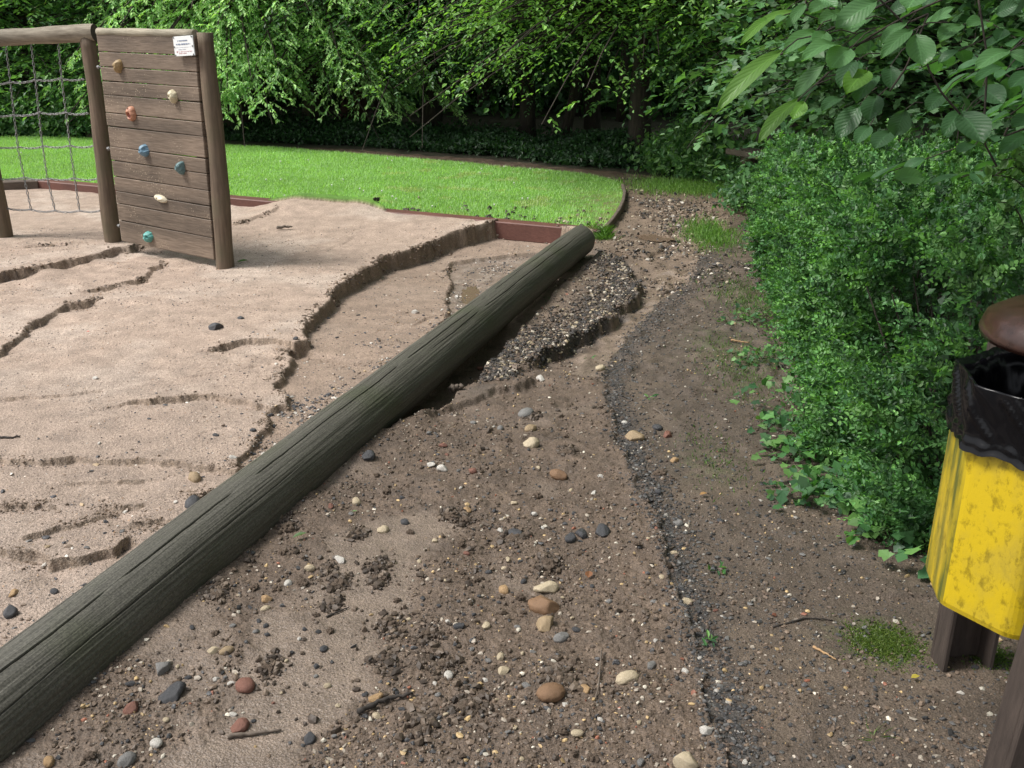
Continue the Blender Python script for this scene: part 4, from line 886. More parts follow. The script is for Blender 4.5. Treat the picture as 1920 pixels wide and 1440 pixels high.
grit(3600, samp_lawn, .008, .028, [(.04, .032, .025), (.09, .065, .045), (.35, .3, .22)], [.5, .3, .2], 'rubble', 'dark debris washed onto the near corner of the lawn', 9, lift=.8)
# ------------------------------------------------------------------ sticks and litter
m_stick = plain('dead_twig', (.03, .024, .02), .8, 0, .3, 60, .001); m_stick2 = plain('grey_twig', (.12, .095, .075), .8, 0, .3, 60, .001)
def stick(pxs, rpx, m, label, lift=.4, name='stick'):
    pts = []; 
    for i, q in enumerate(pxs):
        p = P(*q); z = hz(p[0], p[1]); p = P(*q, z); pts.append(p)
    pts = np.array(pts); t = np.linspace(0, 1, 14); s_ = np.linspace(0, 1, len(pts)); pts = np.stack([np.interp(t, s_, pts[:, k]) for k in range(3)], 1)
    r = rpx*np.linalg.norm(pts[0]-CAM)/F; pts[:, 2] = pts[:, 2].max()*.5+pts[:, 2]*.5+r*lift; pts += np.random.default_rng(abs(int(pxs[0][0]))).normal(0, r*.25, pts.shape)
    V, Fl = tube(pts, r*(1-.5*t)*(1+.15*np.sin(t*31)), 7); o = mk(name, V, Fl, m, smooth=True); tag(o, label, 'twig' if rpx < 2.5 else 'stick')
stick([(670, 1341), (722, 1319), (771, 1306)], 5.5, m_stick, 'short black stick lying on the smooth silt', 1.2)
stick([(425, 1385), (480, 1378), (528, 1372)], 4.5, m_stick2, 'grey broken stick in front of the red brick fragment', .9)
stick([(1128, 1226), (1122, 1290), (1112, 1330), (1132, 1366)], 1.6, m_stick2, 'thin curved twig beside the rounded cream stone', 1)
stick([(845, 745), (870, 730)], 7, m_stick2, 'piece of bark lying near the trench beside the log', 1)
stick([(612, 1158), (655, 1140)], 2, m_stick, 'thin dark twig left of the root filled clod', 1)
stick([(1225, 768), (1255, 790)], 2.4, m_stick2, 'pale twig on the dark gravel near a weed', 1)
stick([(1525, 1215), (1568, 1240)], 2.6, plain('dry_straw', (.35, .22, .11), .8), 'pale brown straw on the soil in front of the moss', 1)
stick([(-20, 821), (18, 822), (40, 820)], 2.6, m_stick, 'dark twig on the sand at the left edge', .8)
stick([(520, 431), (548, 428)], 3, m_stick2, 'flat wood scrap on the sand beyond the climbing wall', 1)
stick([(1370, 640), (1405, 646)], 2.2, plain('dry_straw', (.3, .19, .1), .8), 'orange brown twig beside the hedge foot', 1)
stick([(1450, 1178), (1510, 1160), (1560, 1165)], 2., m_stick, 'long dark twig behind the moss patch', 1)
# ------------------------------------------------------------------ foliage
T_OVAL = (np.array([[0, 0, 0], [.42, .3, .10], [.40, .65, .10], [0, 1, -.06], [-.40, .65, .10], [-.42, .3, .10]]), np.array([[0, 1, 2, 3], [0, 3, 4, 5]]))
T_KITE = (np.array([[0, 0, 0], [.45, .45, .08], [0, 1, -.05], [-.45, .45, .08]]), np.array([[0, 1, 2, 3]]))
T_IVY = (np.array([[0, 0, 0], [.5, -.05, .05], [.32, .35, .05], [.45, .55, .0], [0, 1, -.05], [-.45, .55, 0], [-.32, .35, .05], [-.5, -.05, .05]]), np.array([[0, 1, 2], [0, 2, 3], [0, 3, 4], [0, 4, 5], [0, 5, 6], [0, 6, 7]]))
T_NEED = (np.array([[0, 0, 0], [.5, .5, .04], [0, 1, -.2], [-.5, .5, .04]]), np.array([[0, 1, 2, 3]]))
def leafgeo(pos, d, n, size, wr, tm):
    d = unit(d); w_ = unit(np.cross(d, n)); n = np.cross(w_, d); T, Fq = tm; size = np.broadcast_to(size, (len(pos),))[:, None, None]
    V = pos[:, None] + size*(T[None, :, :1]*wr*w_[:, None]+T[None, :, 1:2]*d[:, None]+T[None, :, 2:]*n[:, None])
    k = len(T); return V.reshape(-1, 3), (Fq[None]+(np.arange(len(pos))*k)[:, None, None]).reshape(-1, Fq.shape[1])
def leafcol(r, n, cols, k, pw=None, var=.22):
    c = np.array(cols)[r.choice(len(cols), n, p=pw)]*(1+var*r.normal(size=(n, 1)).clip(-1.6, 1.6)); return np.repeat(np.maximum(c, .003), k, 0)
def sprays(r, o, d, L, droop, ntw=10, nlf=7, spread=50, tw=.42, start=.2, size=.07, jit=.35, flat=1.0):
    """leaf positions on flat sprays: o,d (B,3), L (B,)"""
    B = len(o); d = unit(d); side = unit(np.cross(d, [0, 0, 1.])+1e-6)
    roll = r.normal(0, .35, B)[:, None]; upv = unit(np.cross(side, d)); side = side*np.cos(roll)+upv*np.sin(roll)
    t = np.linspace(start, 1, ntw)[None, :, None]; sg = np.where(np.arange(ntw) % 2, 1, -1)[None, :, None]; Lb = L[:, None, None]
    c = o[:, None]+d[:, None]*Lb*t; c[..., 2] -= (droop*L)[:, None]*t[..., 0]**2
    tan = d[:, None]*Lb+0*t; tan[..., 2] -= 2*(droop*L)[:, None]*t[..., 0]; tan = unit(tan)
    a = R(spread)*(1+.25*r.normal(size=(B, ntw, 1))); td = unit(tan*np.cos(a)+side[:, None]*sg*np.sin(a)+flat*.12*r.normal(size=(B, ntw, 3)))
    tl = Lb*tw*(1.05-.75*t)*(1+.25*r.normal(size=(B, ntw, 1)))
    s = np.linspace(.12, 1, nlf)[None, None, :, None]; lp = c[:, :, None]+td[:, :, None]*tl[:, :, None]*s; lp[..., 2] -= .25*tl*s[..., 0]**2
    sg2 = np.where(np.arange(nlf) % 2, 1, -1)[None, None, :, None]; pl = unit(np.cross(td, side[:, None]*sg+.01)); sd2 = unit(np.cross(td, upv[:, None]+0*td))
    ld = td[:, :, None]*.8+sd2[:, :, None]*sg2*.75+r.normal(size=lp.shape)*jit*.6; ld[..., 2] -= .25
    nn = upv[:, None, None]*1.0+r.normal(size=lp.shape)*jit; nn[..., 2] += .4
    sz = size*(1+.25*r.normal(size=lp.shape[:3])).clip(.4, 1.7)
    return lp.reshape(-1, 3), ld.reshape(-1, 3), unit(nn.reshape(-1, 3)), sz.ravel()
m_leaf = leaf_mat('leaf', .45, .35, 1.5); m_leafw = leaf_mat('glossy_leaf', .52, .28, 1.6); m_need = leaf_mat('needle', .6, .25, 1.4)
m_bark = wood_mat('bark', (.018, .014, .011), (.065, .05, .038), (10, 10, 2.2), 2.5, .9, bd=.02); m_barkr = wood_mat('red_bark', (.05, .022, .014), (.14, .065, .04), (16, 16, 1.6), 2.5, .9, bd=.02)
def tree(name, x, y, r0, Ht, label, cols, leaf=.07, tm=T_KITE, wr=.62, zlo=.6, rad=2.4, seed=1, n_lo=60, n_up=70, sect=None, lean=(0, 0), bark=None, mt=None, droop=.35, jit=.35, nlf=7, ntw=10, cat='tree', vis=2.8, up_el=.25, group=None, tw=.42, upleaf=2.2, zb=None):
    r = np.random.default_rng(seed); root = empty(name, (x, y, 0), label, cat, group)
    z = np.linspace(-.2, Ht, 16); cx = x+lean[0]*z/Ht+.05*np.sin(z*1.3+seed); cy = y+lean[1]*z/Ht+.05*np.cos(z*1.1+seed); fl = 1+.5*np.exp(-np.maximum(z, 0)/.25)
    mb = MB(); mb.tube(np.stack([cx, cy, z], 1), r0*(1-.8*np.maximum(z, 0)/Ht)*fl, 12)
    P_, D_, N__, S_ = [], [], [], []
    def br(n, z0, z1, Rr, size, ntw_, nlf_, dr, tws):
        zz = r.uniform(z0, z1, n); az = r.uniform(0, 2*pi, n) if sect is None else R(sect[0])+r.uniform(-1, 1, n)*R(sect[1])
        el = r.normal(up_el, .18, n); d = np.stack([np.cos(az)*np.cos(el), np.sin(az)*np.cos(el), np.sin(el)], 1)
        o = np.stack([np.interp(zz, z, cx), np.interp(zz, z, cy), zz], 1); L = Rr*(1-.55*np.clip((zz-1.5)/Ht, 0, 1))*r.uniform(.55, 1.1, n)
        a = sprays(r, o, d, L, np.full(n, dr), ntw_, nlf_, size=size, jit=jit, tw=tws)
        for Li, q in zip((P_, D_, N__, S_), a): Li.append(q)
        for k in range(n):
            t = np.linspace(0, .95, 6); p = o[k]+d[k]*L[k]*t[:, None]; p[:, 2] -= dr*L[k]*t**2
            mb.tube(p, max(.008, r0*.16)*(1-.85*t), 5, caps=False)
    br(n_lo, zlo+.5 if zb is None else zb, vis+.9, rad, leaf, ntw, nlf, droop, tw)
    if n_up: br(n_up, vis+.6, Ht, rad*1.05, leaf*upleaf, 9, 5, droop*.6, tw)
    mb.build('trunk', bark or m_bark, root=root, smooth=True)
    Pp, Dd, Nn, Ss = [np.concatenate(q) for q in (P_, D_, N__, S_)]
    k = (Pp[:, 2] > zlo-.25+.3*pn(Pp[:, 0]*1.5, Pp[:, 1]*1.5, seed)) ; Pp, Dd, Nn, Ss = Pp[k], Dd[k], Nn[k], Ss[k]
    V, Fq = leafgeo(Pp, Dd, Nn, Ss, wr, tm); o = mk('crown', V, Fq, mt or m_leaf, col=leafcol(r, len(Pp), cols, len(tm[0])), smooth=False); wpart(o, root); return root
G_B = [(.135, .265, .085), (.175, .325, .105), (.10, .21, .075)]; G_D = [(.075, .175, .065), (.10, .22, .08), (.055, .135, .058)]
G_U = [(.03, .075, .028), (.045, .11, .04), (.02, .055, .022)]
G_L = [(.38, .60, .25), (.28, .50, .20), (.50, .72, .30)]
G_K = [(.06, .135, .055), (.08, .17, .065), (.045, .105, .048)]; G_O = [(.17, .20, .055), (.13, .17, .05), (.09, .14, .045)]
# forest edge, left to right
tree('hornbeam', -7.6, 16.2, .10, 8, 'bushy green hornbeam thicket behind the chain net, leafy to the ground', G_B, .085, zlo=.1, rad=2.0, seed=2, n_lo=240, n_up=40, sect=(-90, 100), droop=.3, zb=.1)
tree('hornbeam', -6.1, 15.9, .09, 8, 'dark green hornbeam bush left of the plank wall above the far bench', G_D+G_B[:1], .08, zlo=.3, rad=1.6, seed=3, n_lo=150, n_up=40, sect=(-90, 110), zb=.3)
tree('pine', -5.6, 17.6, .16, 9, 'olive green pine showing above the plank wall', G_O, .13, T_NEED, .16, zlo=1.3, rad=2.4, seed=4, n_lo=90, nlf=14, ntw=12, mt=m_need, jit=.7)
tree('larch', -4.3, 15.7, .22, 12, 'light green feathery conifer just right of the plank wall', G_L, .056, T_NEED, .5, zlo=.6, rad=2.6, seed=5, n_lo=150, nlf=18, ntw=21, tw=.30, n_up=12, mt=m_need, droop=.55, jit=.5, up_el=.1, sect=(-80, 130))
tree('larch', -3.1, 15.4, .14, 10, 'light green drooping conifer in front of the red brown trunk', G_L, .056, T_NEED, .5, zlo=.6, rad=2.3, seed=6, n_lo=150, nlf=18, ntw=21, tw=.30, n_up=12, mt=m_need, droop=.6, jit=.5, up_el=.15, sect=(-95, 120))
tree('redwood', -2.78, 17.3, .19, 14, 'tall conifer with a thick red brown bare trunk', G_D, .12, T_NEED, .3, zlo=1.3, rad=1.8, seed=7, n_lo=14, nlf=10, mt=m_need, bark=m_barkr, n_up=60)
tree('hornbeam', -1.35, 15.6, .13, 9, 'dark layered hornbeam right of the red brown trunk', G_K+G_D[:1], .058, zlo=.85, rad=2.9, seed=8, n_lo=250, n_up=25, nlf=11, sect=(-95, 120), droop=.4, lean=(.2, -.4))
tree('hornbeam', .15, 14.9, .11, 9, 'mid green hornbeam behind the far curve of the lawn', G_D, .058, zlo=1.0, rad=2.7, seed=9, n_lo=210, n_up=25, nlf=11, sect=(-90, 120), droop=.45, lean=(.5, -.2))
tree('hornbeam', 1.62, 12.9, .14, 9, 'bright green hornbeam overhanging the bend of the path', [(.17, .32, .08), (.22, .40, .10), (.12, .25, .07)], .056, T_OVAL, zlo=1.12, rad=3.3, seed=10, n_lo=330, n_up=25, nlf=11, sect=(-125, 85), droop=.35, lean=(-.1, -.2), jit=.35)
tree('hornbeam', 3.3, 11.6, .11, 8, 'green hornbeam over the bench beyond the hedge', G_B[2:]+G_D, .07, T_OVAL, zlo=.75, rad=2.5, seed=11, n_lo=190, n_up=40, sect=(-110, 110), droop=.4)
tree('hazel', 3.7, 8.6, .07, 6, 'dark green shrub tree right behind the far end of the hedge', G_D+[(.10, .18, .09)], .08, T_IVY, .8, zlo=.4, rad=2.1, seed=12, n_lo=260, n_up=40, sect=(-150, 120), droop=.3, jit=.45, cat='shrub', mt=m_leafw)
tree('hazel', 4.6, 6.4, .07, 6, 'very dark shrub tree behind the middle of the hedge', G_D, .07, T_IVY, .8, zlo=.3, rad=2.0, seed=13, n_lo=210, n_up=40, sect=(-170, 110), droop=.3, jit=.45, cat='shrub', mt=m_leafw)
tree('hazel', 4.3, 4.1, .06, 5, 'very dark shrub tree behind the near end of the hedge', G_D, .07, T_IVY, .8, zlo=.2, rad=1.9, seed=14, n_lo=180, n_up=30, sect=(175, 90), droop=.3, jit=.45, cat='shrub', mt=m_leafw)
# bare trunks standing behind the edge
r = np.random.default_rng(21)
for k, (px, yy_, r0_, ln, lb) in enumerate([(585, 18.0, .13, 0, 'dark trunk left of the forest gap'), (478, 16.8, .15, 0, 'dark trunk low behind the feathery conifers'), (1052, 14.6, .07, .55, 'slim dark trunk leaning right at the curve of the lawn'), (1112, 15.4, .12, 0, 'stout dark trunk left of the path bend'),
                            (820, 18.5, .11, .1, 'dark trunk in the shade behind the middle of the lawn'), (910, 20, .12, 0, 'far dark trunk behind the middle of the lawn'), (1165, 19, .08, 0, 'slim far trunk near the path bend'), (1082, 20, .06, 0, 'thin pole like trunk between two dark trunks'), (1136, 21, .06, .1, 'thin pole like trunk farthest back near the bend'), (705, 20, .1, 0, 'straight trunk right of the red brown one'), (380, 20.5, .15, 0, 'dark trunk above the plank wall')]):
    q = PY(px, 200, yy_); root = empty('tree', (q[0], yy_, 0), lb, 'tree'); z = np.linspace(-.3, 11, 14); m_ = MB(); m_.tube(np.stack([q[0]+ln*z/2.4+.04*np.sin(z+k), yy_+0*z, z], 1), r0_*(1.12-.06*z), 10); m_.build('trunk', m_bark, root=root, smooth=True)
    B = 16; zz = r.uniform(2.6, 10.5, B); az = r.uniform(0, 6.28, B); o_ = np.stack([q[0]+ln*zz/2.4, yy_+0*zz, zz], 1); a = sprays(r, o_, np.stack([np.cos(az), np.sin(az), .2+0*az], 1), r.uniform(1, 2.2, B), np.full(B, .2), 9, 6, size=.2)
    V, Fq = leafgeo(*a, .6, T_KITE); o = mk('crown', V, Fq, m_leaf, col=leafcol(r, len(a[0]), G_D, 4)); wpart(o, root)
# far wood as one mass, and undergrowth
def mass(name, n, box, size, cols, label, cat, seed, wr=.65, tm=T_KITE, keep=None, mt=None):
    r = np.random.default_rng(seed); p = np.stack([r.uniform(a, b, n) for a, b in box], 1)
    k = (fbm(p[:, 0]*1.+p[:, 1]*.3, p[:, 2]*1.2+p[:, 1]*.5, .55, 3, seed) > -.25)
    if keep is not None: k &= keep(p)
    p = p[k]; n = len(p); d = r.normal(size=(n, 3)); d[:, 2] -= .3; nn = r.normal(size=(n, 3))*.6+[0, -.3, .8]
    V, Fq = leafgeo(p, d, nn, size*r.uniform(.5, 1.4, n), wr, tm); o = mk(name, V, Fq, mt or m_leaf, col=leafcol(r, n, cols, len(tm[0]))); return tag(o, label, cat, kind='stuff')
mass('far_wood', 90000, ((-17, 12), (19, 27), (-.1, 11)), .26, G_D, 'dark mass of leaves of the wood beyond the first trees', 'woodland', 31)
mass('far_wood', 60000, ((-17, 12), (21, 29), (-.1, 3.2)), .3, G_D, 'dark leafy low growth deep inside the wood', 'woodland', 33)
mass('far_wood', 34000, ((5.5, 10), (-1, 19), (-.1, 9)), .26, G_D, 'dark wood standing to the right behind the shrubs', 'woodland', 32)
def under(name, n, line_px, wid, hgt, size, cols, label, seed, tm=T_KITE, wr=.7, mt=None):
    r = np.random.default_rng(seed); L = np.array(line_px); t = r.random(n)*(len(L)-1.0001); i = t.astype(int); f_ = (t-i)[:, None]; p = L[i]*(1-f_)+L[i+1]*f_
    q = np.abs(r.normal(0, wid, n)); x = p[:, 0]+r.normal(0, .15, n)+q*.15; y = p[:, 1]+q; hh = hgt*(.5+.5*ss(q, 0, wid))*(.55+.6*(fbm(x, y, 1.1, 2, seed)+.5)).clip(.15, 1.5)
    z = r.random(n)**.7*hh; d = r.normal(size=(n, 3)); nn = r.normal(size=(n, 3))*.5+[0, -.45, .9]
    V, Fq = leafgeo(np.stack([x, y, z], 1), d, nn, size*r.uniform(.5, 1.4, n), wr, tm); o = mk(name, V, Fq, mt or m_leaf, col=leafcol(r, n, cols, len(tm[0]))); return tag(o, label, 'undergrowth', kind='stuff')
under('undergrowth', 52000, [(-13, 15.4), (-8, 15.0), (-4.3, 14.9), (-2, 14.2), (.2, 13.1), (1.3, 12.2)], .7, .30, .06, G_U, 'low dark undergrowth along the forest edge behind the lawn', 41)
under('undergrowth', 16000, [(-13, 15.2), (-8, 14.75), (-5.9, 14.75)], .35, .75, .07, G_B+G_D[:1], 'low leafy hedge like undergrowth behind the chain net', 44)
under('undergrowth', 22000, [(1.75, 12.0), (2.1, 11.2), (2.7, 10.95), (3.6, 10.8)], .35, .62, .065, G_B+G_D[:1], 'leafy bank of weeds beside the far bend of the path', 42, T_OVAL)
under('undergrowth', 9000, [(2.2, 9.0), (2.6, 10.4), (3.6, 10.6)], .25, .35, .05, G_D+G_B[2:], 'weeds round the bench at the end of the hedge', 43, T_OVAL)
# ------------------------------------------------------------------ hedge
HF = [(2.45, 1.35), (2.9, 1.35), (3.4, 1.34), (3.9, 1.38), (4.6, 1.48), (5.5, 1.61), (7.35, 1.87)]      # y, x of the face at the ground
def hface(y): return np.interp(y, [a for a, b in HF], [b for a, b in HF])
def htop(y): return np.interp(y, [2.3, 3.5, 5, 7.4], [1.04, .98, .92, .83])
def build_hedge():
    r = np.random.default_rng(51); root = empty('hedge', (2.2, 4.9, 0), 'clipped small leaved green hedge running along the right side of the path', 'hedge')
    n = 15500; D_ = 1.5
    w_ = r.random(n); y = np.where(w_ < .5, 2.85+4.5*r.random(n)**1.35, r.uniform(2.85, 7.35, n)); x0 = hface(y); tp = htop(y)
    o = np.zeros((n, 3)); nm = np.zeros((n, 3))
    f = w_ < .55; t_ = (w_ >= .55) & (w_ < .93); e = w_ >= .93
    zf = r.random(n); bul = .05*np.sin(zf*pi)-.07*ss(zf, .0, -.1)+.04*fbm(y, zf*2, 2.0, 3, 9)+.06*(1-zf)*ss(y, 5.5, 3.5)
    o[f] = np.stack([x0-bul, y, zf*tp], 1)[f]; nm[f] = (-1, 0, .25)
    u_ = r.random(n); o[t_] = np.stack([x0+u_*D_, y, tp+.03*fbm(x0+u_*D_, y, 2.2, 3, 12)], 1)[t_]; nm[t_] = (-.15, 0, 1)
    ue = r.random(n); o[e] = np.stack([x0*0+hface(7.35)+ue*D_, 7.35+.03*r.normal(size=n), zf*tp], 1)[e]; nm[e] = (0, .9, .2)
    # ragged shoots near the camera on top
    hol = fbm(o[:, 0]*.6+o[:, 1], o[:, 2]*1.5, 2.1, 3, 17); keep = (hol > -.17+.13*ss(o[:, 1], 5, 3.6)) | e; o, nm, n_ = o[keep], nm[keep], keep.sum()
    depth = r.random(n_)**1.5*.24-.03+(.07+.08*ss(o[:, 1], 5, 3.6))*(.3-hol[keep]).clip(-.35, 1); o = o-nm*depth[:, None]
    d = nm+np.array([0, 0, .55])+.55*r.normal(size=(n_, 3)); L = r.uniform(.07, .16, n_)*(1+.6*(r.random(n_) < .08))*(1-.25*ss(o[:, 1], 4.5, 6.5))
    L = L*np.where(nm[:, 2] > .9, .72, 1.); d = unit(d); K = 13; t = np.linspace(.1, 1, K)[None, :, None]; p = o[:, None]+d[:, None]*L[:, None, None]*t; p[..., 2] -= .25*L[:, None]*t[..., 0]**2
    side = unit(np.cross(d, r.normal(size=(n_, 3)))); sg = np.where(np.arange(K) % 2, 1, -1)[None, :, None]
    ld = d[:, None]*.55+side[:, None]*sg+.35*r.normal(size=p.shape); ld[:, -1] = d; nn = unit(np.cross(side, d))[:, None]*np.sign(unit(np.cross(side, d))[:, 2:3])[:, None]+.5*r.normal(size=p.shape)+[0, 0, .5]
    sz = (.0215*(1+.22*r.normal(size=p.shape[:2]))).clip(.008, .03)*(1.12-.35*t[..., 0]); dist = np.linalg.norm(p[..., 0, :] if 0 else p-CAM, axis=-1); sz = sz*(1+.28*ss(dist, 3.8, 7))
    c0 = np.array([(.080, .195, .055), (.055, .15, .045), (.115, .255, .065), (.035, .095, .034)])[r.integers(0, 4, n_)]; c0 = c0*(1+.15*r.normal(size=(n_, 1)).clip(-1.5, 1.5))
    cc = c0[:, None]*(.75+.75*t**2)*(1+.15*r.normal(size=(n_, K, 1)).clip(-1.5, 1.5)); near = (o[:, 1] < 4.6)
    for nm_, sel, tm in (('near', near, T_OVAL), ('far', ~near, T_KITE)):
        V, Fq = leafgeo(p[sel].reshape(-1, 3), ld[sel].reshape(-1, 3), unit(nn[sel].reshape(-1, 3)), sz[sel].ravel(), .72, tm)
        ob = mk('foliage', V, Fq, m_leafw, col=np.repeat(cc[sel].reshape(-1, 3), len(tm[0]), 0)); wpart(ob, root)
    # stems, and inner leaves coloured dark to paint shade into the gaps
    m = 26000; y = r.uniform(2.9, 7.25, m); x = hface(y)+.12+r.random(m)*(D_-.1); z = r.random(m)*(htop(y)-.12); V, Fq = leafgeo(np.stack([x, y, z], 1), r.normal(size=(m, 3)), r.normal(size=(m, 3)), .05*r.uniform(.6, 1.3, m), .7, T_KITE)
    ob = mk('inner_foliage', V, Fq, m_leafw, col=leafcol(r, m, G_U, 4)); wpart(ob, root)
    mb = MB()
    for k in range(260):
        y = r.uniform(2.9, 7.25); x = hface(y)+r.uniform(.18, .7); h_ = htop(y)*r.uniform(.6, .95); s = np.linspace(0, 1, 5); mb.tube(np.stack([x+.12*r.normal()*s-.05*s, y+.15*r.normal()*s, h_*s-.03], 1), .006*(1-.6*s), 5, caps=False)
    mb.build('stems', m_bark, root=root)
build_hedge()
# ------------------------------------------------------------------ creepers and weeds at the hedge foot
def clump(name, px, py, n, rad, hgt, size, cols, label, seed, tm=T_IVY, wr=.9, cat='ground plant', group=None, mt=None):
    p0 = P(px, py); r = np.random.default_rng(seed); z0 = hz(p0[0], p0[1]); root = empty(name, (p0[0], p0[1], z0), label, cat, group)
    a = r.uniform(0, 2*pi, n); q = rad*np.sqrt(r.random(n)); b = np.stack([p0[0]+q*np.cos(a), p0[1]+q*np.sin(a)*.8], 1); zb = hzv(b[:, 0], b[:, 1])
    tip = np.stack([b[:, 0]+r.normal(0, hgt*.5, n), b[:, 1]+r.normal(0, hgt*.5, n), zb+hgt*r.uniform(.3, 1, n)*(1.1-q/rad*.6)], 1)
    d = np.stack([np.cos(a), np.sin(a), .1+0*a], 1)+.6*r.normal(size=(n, 3)); nn = r.normal(size=(n, 3))*.35+[-.2, -.3, 1]
    V, Fq = leafgeo(tip, d, nn, size*r.uniform(.6, 1.25, n), wr, tm); o = mk('leaves', V, Fq, mt or m_leafw, col=leafcol(r, n, cols, len(tm[0]))); wpart(o, root)
    mb = MB()
    if n < 23: return root
    for k in range(min(n, 60)): mb.tube(np.array([[*b[k], zb[k]-.005], (np.array([*b[k], zb[k]])+tip[k])/2+[0, 0, .01], tip[k]]), .0014, 4, caps=False)
    mb.build('stems', m_stem, root=root); return root
m_stem = plain('green_stem', (.06, .11, .03), .6, 0, .1, 20, 0)
G_I = [(.05, .14, .045), (.075, .19, .05), (.04, .11, .045), (.12, .25, .07)]
for k, (px, py, n, rad, hg, sz, lb) in enumerate([(1600, 935, 260, .17, .13, .045, 'ivy patch spreading from the hedge foot onto the soil'), (1520, 850, 190, .15, .09, .04, 'small leaved ivy reaching out beside the hedge corner'), (1470, 930, 22, .10, .03, .026, 'few light ivy leaves farthest out on the soil'),
        (1480, 800, 70, .12, .06, .03, 'ivy under the overhang of the hedge'), (1680, 1000, 130, .12, .14, .05, 'dark ivy beside the foot of the litter bin'), (1590, 810, 200, .18, .30, .045, 'broad leaved weeds mixed into the hedge foot'), (1700, 920, 110, .15, .30, .06, 'tall broad leaved weed between hedge and bin'),
        (1735, 1060, 12, .06, .13, .06, 'big single leaves poking out behind the yellow bin'), (1440, 680, 80, .16, .09, .03, 'weeds under the middle of the hedge'), (1420, 600, 80, .2, .08, .03, 'weeds under the far half of the hedge')]):
    clump('ivy' if 'ivy' in lb else 'weed', px, py, n, rad, hg, sz, G_I, lb, 60+k)
for k, (px, py, n, rad, hg, sz, lb) in enumerate([(1346, 1068, 9, .012, .02, .034, 'small rosette weed on the dark gravel'), (1334, 1208, 10, .012, .02, .032, 'star shaped rosette weed nearer the camera'), (1218, 745, 6, .012, .02, .03, 'tiny seedling beside the pale twig'), (1112, 660, 3, .006, .04, .03, 'single green leaf upright at the eroded bank'), (1024, 548, 10, .03, .04, .02, 'small green weed in the gap beside the log')]):
    clump('weed', px, py, n, rad, hg, sz, G_I, lb, 80+k, T_OVAL, .32, 'weed')
def loose_leaf(px, py, size, rot, colr, lab, wr=.4, tilt=.2):
    p = P(px, py); z = hz(p[0], p[1])+.012; d = np.array([[math.cos(rot), math.sin(rot), tilt]]); V, Fq = leafgeo(np.array([[p[0]-.5*size*math.cos(rot), p[1]-.5*size*math.sin(rot), z]]), d, np.array([[0, 0, 1.]]), size, wr, T_OVAL)
    o = mk('fallen_leaf', V, Fq, m_leafw, col=colr); tag(o, lab, 'leaf')
loose_leaf(563, 1015, .05, .5, (.12, .2, .09), 'pale green fallen leaf in front of the log'); loose_leaf(665, 962, .02, 0, (.08, .2, .04), 'tiny green leaf on the grit near the log'); loose_leaf(1715, 1277, .025, .2, (.4, .33, .05), 'yellow fallen leaf by the back post of the bin', .7)
loose_leaf(455, 492, .08, .1, (.07, .17, .04), 'green leaf on the sand right of the climbing frame'); loose_leaf(165, 621, .02, 0, (.6, .06, .05), 'tiny red petal on the sand'); loose_leaf(1104, 1080, .035, 1.4, (.22, .10, .05), 'rust brown fallen leaf on the grit', .8); loose_leaf(1318, 938, .03, .2, (.35, .2, .08), 'light brown fallen leaf on the gravel', .7)
# grass tufts and moss
def tuft(name, px, py, n, rx, ry, hgt, wdt, cols, label, cat, seed, lean=.5, kind=None):
    p0 = P(px, py); r = np.random.default_rng(seed); x = p0[0]+rx*r.normal(size=n)*.6; y = p0[1]+ry*r.normal(size=n)*.6; z = hzv(x, y); a = r.uniform(0, 6.28, n); d = np.stack([np.cos(a)*lean, np.sin(a)*lean, 1+0*a], 1)
    V, Fq = leafgeo(np.stack([x, y, z-.003], 1), d, np.stack([-np.sin(a), np.cos(a), .2+0*a], 1)+.3*r.normal(size=(n, 3)), hgt*r.uniform(.4, 1.2, n), wdt, T_KITE); o = mk(name, V, Fq, m_leaf, col=leafcol(r, n, cols, 4)); return tag(o, label, cat, kind=kind)
GG = [(.085, .17, .035), (.06, .13, .03), (.12, .2, .05)]
tuft('grass', 1330, 440, 2400, .17, .5, .07, .10, [(.13, .26, .06), (.10, .2, .045), (.17, .3, .07)], 'grass strip on the path before the hedge end', 'grass', 91, kind='stuff')
tuft('grass', 1400, 560, 900, .2, .6, .04, .14, GG, 'thin grass under the far half of the hedge', 'grass', 92, kind='stuff')
tuft('grass', 1385, 690, 900, .18, .5, .03, .14, GG, 'sparse grass on the soil beside the hedge', 'grass', 93, kind='stuff')
tuft('grass', 1290, 352, 7000, .5, .5, .075, .10, [(.16, .30, .07), (.12, .24, .05), (.2, .34, .08)], 'grass at the far right bend of the path', 'grass', 94, kind='stuff')
tuft('grass', 1340, 860, 300, .12, .3, .022, .2, GG, 'tiny grass seedlings on the gravel', 'grass', 95, kind='stuff')
tuft('moss', 1660, 1205, 5200, .075, .075, .014, .35, [(.10, .16, .03), (.07, .12, .025), (.14, .19, .04)], 'bright green moss patch on the soil in front of the bin', 'moss', 96, 1.0, kind='stuff')
tuft('moss', 1860, 1235, 1200, .06, .05, .014, .35, [(.10, .16, .03), (.07, .12, .025)], 'green moss between the legs of the bin', 'moss', 97, 1.0, kind='stuff')
tuft('grass_tuft', 1640, 1385, 16, .012, .012, .06, .05, GG, 'small flattened grass tuft near the bottom right', 'grass tuft', 98, 2.5)
tuft('grass_tuft', 1128, 448, 400, .07, .09, .10, .09, [(.10, .22, .03), (.08, .17, .03)], 'bright long grass tuft at the corner of the red edging', 'grass tuft', 99, 1.1)
